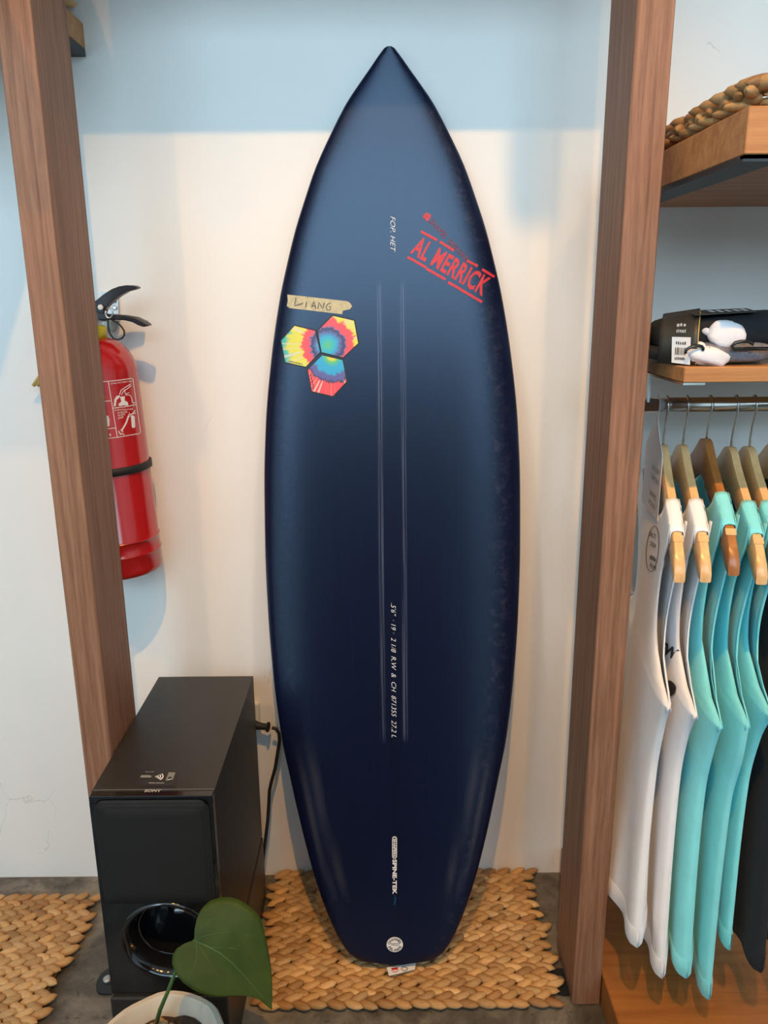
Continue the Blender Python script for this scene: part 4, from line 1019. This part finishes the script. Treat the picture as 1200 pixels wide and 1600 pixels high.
# ------------------------------------------------------------------ sock packs on the thin shelf
def sock_pack(x0, yf, label, seed):
    z = zlt+.0006; t = thing('sock_pack', (x0+.08, yf+.08, z), label, 'sock pack', 'packed socks on the thin shelf')
    Rz = lambda a, b=0: (Matrix.Rotation(a, 4, 'Z') @ Matrix.Rotation(b, 4, 'Y'))
    MB().blob((x0+.118, yf+.085, z+.044), (.108, .070, .0245), Rz(R(-2), R(-4)), .55, 28, 14, .03, seed).build('black_socks', 'sock_black', t, True)
    MB().blob((x0+.100, yf+.052, z+.0165), (.060, .048, .0158), Rz(R(3)), .6, 24, 12, .03, seed+1).build('grey_socks', 'sock_grey', t, True)
    MB().blob((x0+.085, yf+.085, z+.013), (.085, .060, .0125), None, .6, 24, 12, .02, seed+2).build('inner_socks', 'sock_black', t, True)
    toe = MB().blob((x0+.090, yf+.016, z+.040), (.026, .012, .0185), Matrix.Rotation(R(14), 4, 'Y'), .8, 20, 12, .06, seed+3); toe.build('white_toe', 'sock_white', t, True)
    MB().blob((x0+.066, yf+.020, z+.044), (.010, .007, .0055), Matrix.Rotation(R(20), 4, 'Y'), 1, 12, 8, .05, seed+4).build('white_tuft', 'sock_white', t, True)
    MB().blob((x0+.064, yf+.010, z+.0125), (.030, .015, .0120), Matrix.Rotation(R(10), 4, 'Y'), .75, 20, 12, .09, seed+5).build('white_heel', 'sock_white', t, True)
    MB().blob((x0+.052, yf+.010, z+.026), (.008, .008, .006), None, 1, 12, 8, .05, seed+6).build('white_tuft', 'sock_white', t, True)
    # card wrap with barcode
    wr = MB(); y0, y1 = yf+.012, yf+.150
    P = [(x0-.012, y0+.03), (x0+.018, y0+.004), (x0+.040, y0-.004)]
    prof = [(-.013, .004, .004), (-.004, .0, .058), (.03, .06, .066), (.06, .13, .070)]
    wrap = []
    for k in range(9):
        u = k/8; xx = x0+.006+.040*u; yy = yf+.040-.036*u
        wrap += [Vector((xx, yy, z+.001)), Vector((xx, yy-.002, z+.030)), Vector((xx+.001, yy+.002, z+.046+.006*u)), Vector((xx+.012, yy+.030, z+.060+.008*u)), Vector((xx+.034, yy+.09, z+.066+.008*u))]
    wr.add(wrap, [(5*k+i, 5*k+i+1, 5*k+5+i+1, 5*k+5+i) for k in range(8) for i in range(4)])
    o = wr.build('card_wrap', 'card_black', t, True); md = o.modifiers.new('thick', 'SOLIDIFY'); md.thickness = .001
    MB().tube([wrap[40+i] for i in range(5)], .0009, 6).build('card_edge', 'straw', t, True)
    MB().tube([wrap[5*k+2] for k in range(9)], .0009, 6).build('card_edge', 'straw', t, True)
    d = Vector((.040, -.036, 0)).normalized(); n = Vector((-.036, -.040, 0)).normalized(); b0 = Vector((x0+.006, yf+.040, z))+d*.022+n*.0032
    L = lambda a, h, o=0: b0+d*a+n*(o+h*.02)+Vector((0, 0, h))
    MB().prism([L(0, .003), L(.026, .001), L(.024, .038), L(-.002, .038)], n*.0006).build('price_tag', 'paper', t)
    bars = MB(); rr = random.Random(seed)
    xx = .004
    while xx < .019:
        w = rr.choice((.0006, .0012)); bars.add([L(xx, .014, .0012), L(xx+w, .014, .0012), L(xx+w, .024, .0012), L(xx, .024, .0012)], [(0, 1, 2, 3)]); xx += w+rr.choice((.0006, .0011))
    bars.build('barcode', 'ink', t)
    for h0, s_ in ((.028, 5), (.007, 7)):
        v, f = ticks(s_); MB().add([L(.004+.015*a, h0+.004*b, .0012) for a, b in v], f).build('tag_lettering', 'ink', t)
    for h0, s_ in ((.052, 3), (.044, 6)):
        v, f = ticks(s_); MB().add([L(.004+.014*a, h0+.0045*b, .0022) for a, b in v], f).build('wrap_lettering', 'dim_print', t)
    lb = [Vector((x0+.045, yf+.02, z+.0665)), Vector((x0+.13, yf+.02, z+.0705)), Vector((x0+.15, yf+.10, z+.0735)), Vector((x0+.06, yf+.10, z+.0705))]
    MB().prism(lb, (0, 0, .001)).build('card_top', 'card_black', t)
    v, f = ticks(5); MB().add([lb[0].lerp(lb[1], .3+.65*a).lerp(lb[3].lerp(lb[2], .3+.65*a), .15+.6*b)+Vector((0, 0, .0016)) for a, b in v], f).build('card_lettering', 'white_print', t)
    hk = [Vector((x0+x, yf-.002, z+h)) for x, h in [(.150, .022), (.125, .0225), (.105, .0225), (.094, .0225), (.091, .026), (.095, .0305), (.104, .0325), (.113, .0325), (.119, .0295), (.118, .027)]]
    MB().tube(hk, .0026, 8).build('plastic_hook', 'black_gloss', t, True)
    hk = [Vector((x0+.040+.012*math.cos(a), yf-.004+.0, z+.021+.006*math.sin(a)+.01*math.cos(a)*.2)) for a in [R(200-220*k/8) for k in range(9)]]
    MB().tube(hk, .0022, 8).build('plastic_loop', 'black_gloss', t, True)
    return t
a = on_y(1045, 570, LF+.03)
sock_pack(a.x-.014, LF+.014, 'packed ankle socks with dark wrap, white toes and barcode tag beside the post', 50)
sock_pack(a.x+.215, LF+.014, 'packed ankle socks further along the thin shelf beyond the tagged pack', 80)

# ------------------------------------------------------------------ plant
PC = Vector((-.338, CAM.y+.936, 0)); PRM, PZR = .096, .19
pt_ = thing('potted_plant', tuple(PC), 'single heart-leaved houseplant in a white pot in front of the speaker', 'plant')
prof = [(.0001, .002), (.066, .0015), (.070, .004), (.076, .06), (.086, .13), (PRM-.004, PZR-.035), (PRM, PZR-.03), (PRM+.001, PZR-.004), (PRM-.002, PZR), (PRM-.009, PZR), (PRM-.012, PZR-.004), (PRM-.016, PZR-.03), (.074, PZR-.046)]
mb = MB().lathe(prof, 44, tuple(PC), cap=False)
for v_ in mb.v:
    a_ = math.atan2(v_.y-PC.y, v_.x-PC.x); k_ = 1+.012*math.sin(7*a_+1)+.008*math.sin(11*a_); v_.x = PC.x+(v_.x-PC.x)*k_; v_.y = PC.y+(v_.y-PC.y)*k_; v_.z += (.0016*math.sin(5*a_)+.001*math.sin(9*a_))*(v_.z > .15)
sharp(mb.build('pot', 'pot', pt_), 45)
mb = MB(); rnd = random.Random(5); vs = [Vector((PC.x, PC.y, PZR-.026))]; fs = []
for r in range(1, 9):
    for k in range(28):
        a = 2*math.pi*k/28; rr = (PRM-.0175)*r/8; vs.append(Vector((PC.x+rr*math.cos(a), PC.y+rr*math.sin(a), PZR-.030+rnd.uniform(-.004, .004))))
for k in range(28): fs.append((0, 1+k, 1+(k+1) % 28))
for r in range(7):
    for k in range(28): fs.append((1+r*28+k, 1+r*28+(k+1) % 28, 1+(r+1)*28+(k+1) % 28, 1+(r+1)*28+k))
mb.add(vs, fs); mb.build('soil', 'soil', pt_, True)
for px, py, r in ((249, 1596, .0085), (257, 1599, .006), (238, 1603, .006), (268, 1602, .005)):
    q = on_z(px, py, PZR-.022); MB().blob(q, (r, r*.8, r*.7), None, 1, 12, 8, .08, int(px)).build('pebble', 'pebble', pt_, True)
# leaf
LC = CAM + ray(345, 1490)*((.955)/ray(345, 1490).y); LN = (Vector((.12, -.80, .62))).normalized()
ol = [(650, 1085), (653, 1020), (665, 960), (692, 900), (740, 853), (800, 833), (860, 830), (920, 848), (980, 885), (1020, 925), (1045, 962), (1058, 1020), (1077, 1100), (1095, 1200), (1105, 1300), (1108, 1400), (1105, 1502),
      (1088, 1478), (1058, 1450), (1010, 1427), (950, 1413), (880, 1412), (800, 1416), (720, 1405), (650, 1375), (590, 1332), (545, 1282), (522, 1222), (524, 1172), (548, 1132), (588, 1106), (622, 1092)]
pxy = [(130+x/3.75, 1180+y/3.75) for x, y in ol]
P3 = [on_plane(x, y, LC, LN) for x, y in pxy]
sinus, tipp = P3[0], P3[16]; ax = (tipp-sinus).normalized(); sd = LN.cross(ax).normalized()
def bend(p):
    v = p-sinus; a = v.dot(ax); s = v.dot(sd); L_ = (tipp-sinus).length
    return p + LN*(.10*abs(s)-1.1*s*s - .55*max(0, a)**2 + .004*math.sin(38*a)*abs(s)/.06)
# mesh between outline and midrib
mb = MB(); mid = []
right = P3[0:17]; left = [P3[0]]+P3[31:16:-1]
def resample(c, n):
    ls = [0]
    for a, b in zip(c, c[1:]): ls.append(ls[-1]+(b-a).length)
    out = []
    for k in range(n+1):
        d = ls[-1]*k/n; i = max(j for j in range(len(ls)-1) if ls[j] <= d+1e-12); out.append(c[i].lerp(c[i+1], (d-ls[i])/max(1e-9, ls[i+1]-ls[i])))
    return out
NL = 40; rs_, lf_ = resample(right, NL), resample(left, NL)
NW = 8; vs = []
for k in range(NL+1):
    m_ = sinus.lerp(tipp, max(0, min(1, (k/NL-.0)))**1.25)
    row = [bend(rs_[k].lerp(m_, j/NW)) for j in range(NW+1)] + [bend(m_.lerp(lf_[k], j/NW)) for j in range(1, NW+1)]
    vs += row
w = 2*NW+1; mb.add(vs, [(k*w+j, k*w+j+1, (k+1)*w+j+1, (k+1)*w+j) for k in range(NL) for j in range(w-1)])
lo = mb.build('leaf', 'leaf', pt_, True, weld=True); md = lo.modifiers.new('thick', 'SOLIDIFY'); md.thickness = .0008; md.offset = 0
def vein(pts2, r0_, r1_):
    P = [bend(on_plane(130+x/3.75, 1180+y/3.75, LC, LN))+LN*.0004 for x, y in pts2]; n = len(P)
    MB().tube(P, [r0_+(r1_-r0_)*i/(n-1) for i in range(n)], 6).build('vein', 'vein', lo, True)
lo['_loc'] = pt_['_loc']
vein([(650, 1085), (730, 1120), (800, 1158), (870, 1215), (950, 1300), (1030, 1400), (1100, 1492)], .0010, .0002)
for vp in ([(650, 1085), (690, 1010), (760, 960), (860, 940)], [(650, 1085), (740, 1050), (850, 1030), (960, 1050), (1040, 1120)], [(655, 1088), (668, 1140), (660, 1220), (620, 1300)], [(665, 1092), (720, 1180), (790, 1290), (850, 1380)], [(740, 1125), (880, 1130), (1000, 1190), (1070, 1290)]):
    vein(vp, .0004, .0001)
b0 = on_z(243, 1603, PZR-.03)
b1 = CAM + ray(262, 1550)*(.945/ray(262, 1550).y); b2 = CAM + ray(275, 1516)*(.962/ray(275, 1516).y); sb = bend(sinus)
MB().tube([b0, b0.lerp(b1, .5)+Vector((-.002, 0, 0)), b1, b2, sb.lerp(b2, .45)-LN*.006, sb-LN*.0018], [.0036, .0032, .0028, .0026, .0024, .002], 10).build('leaf_stalk', 'petiole', pt_, True)

for o in list(bpy.data.objects):
    if '_loc' in o.keys(): del o['_loc']
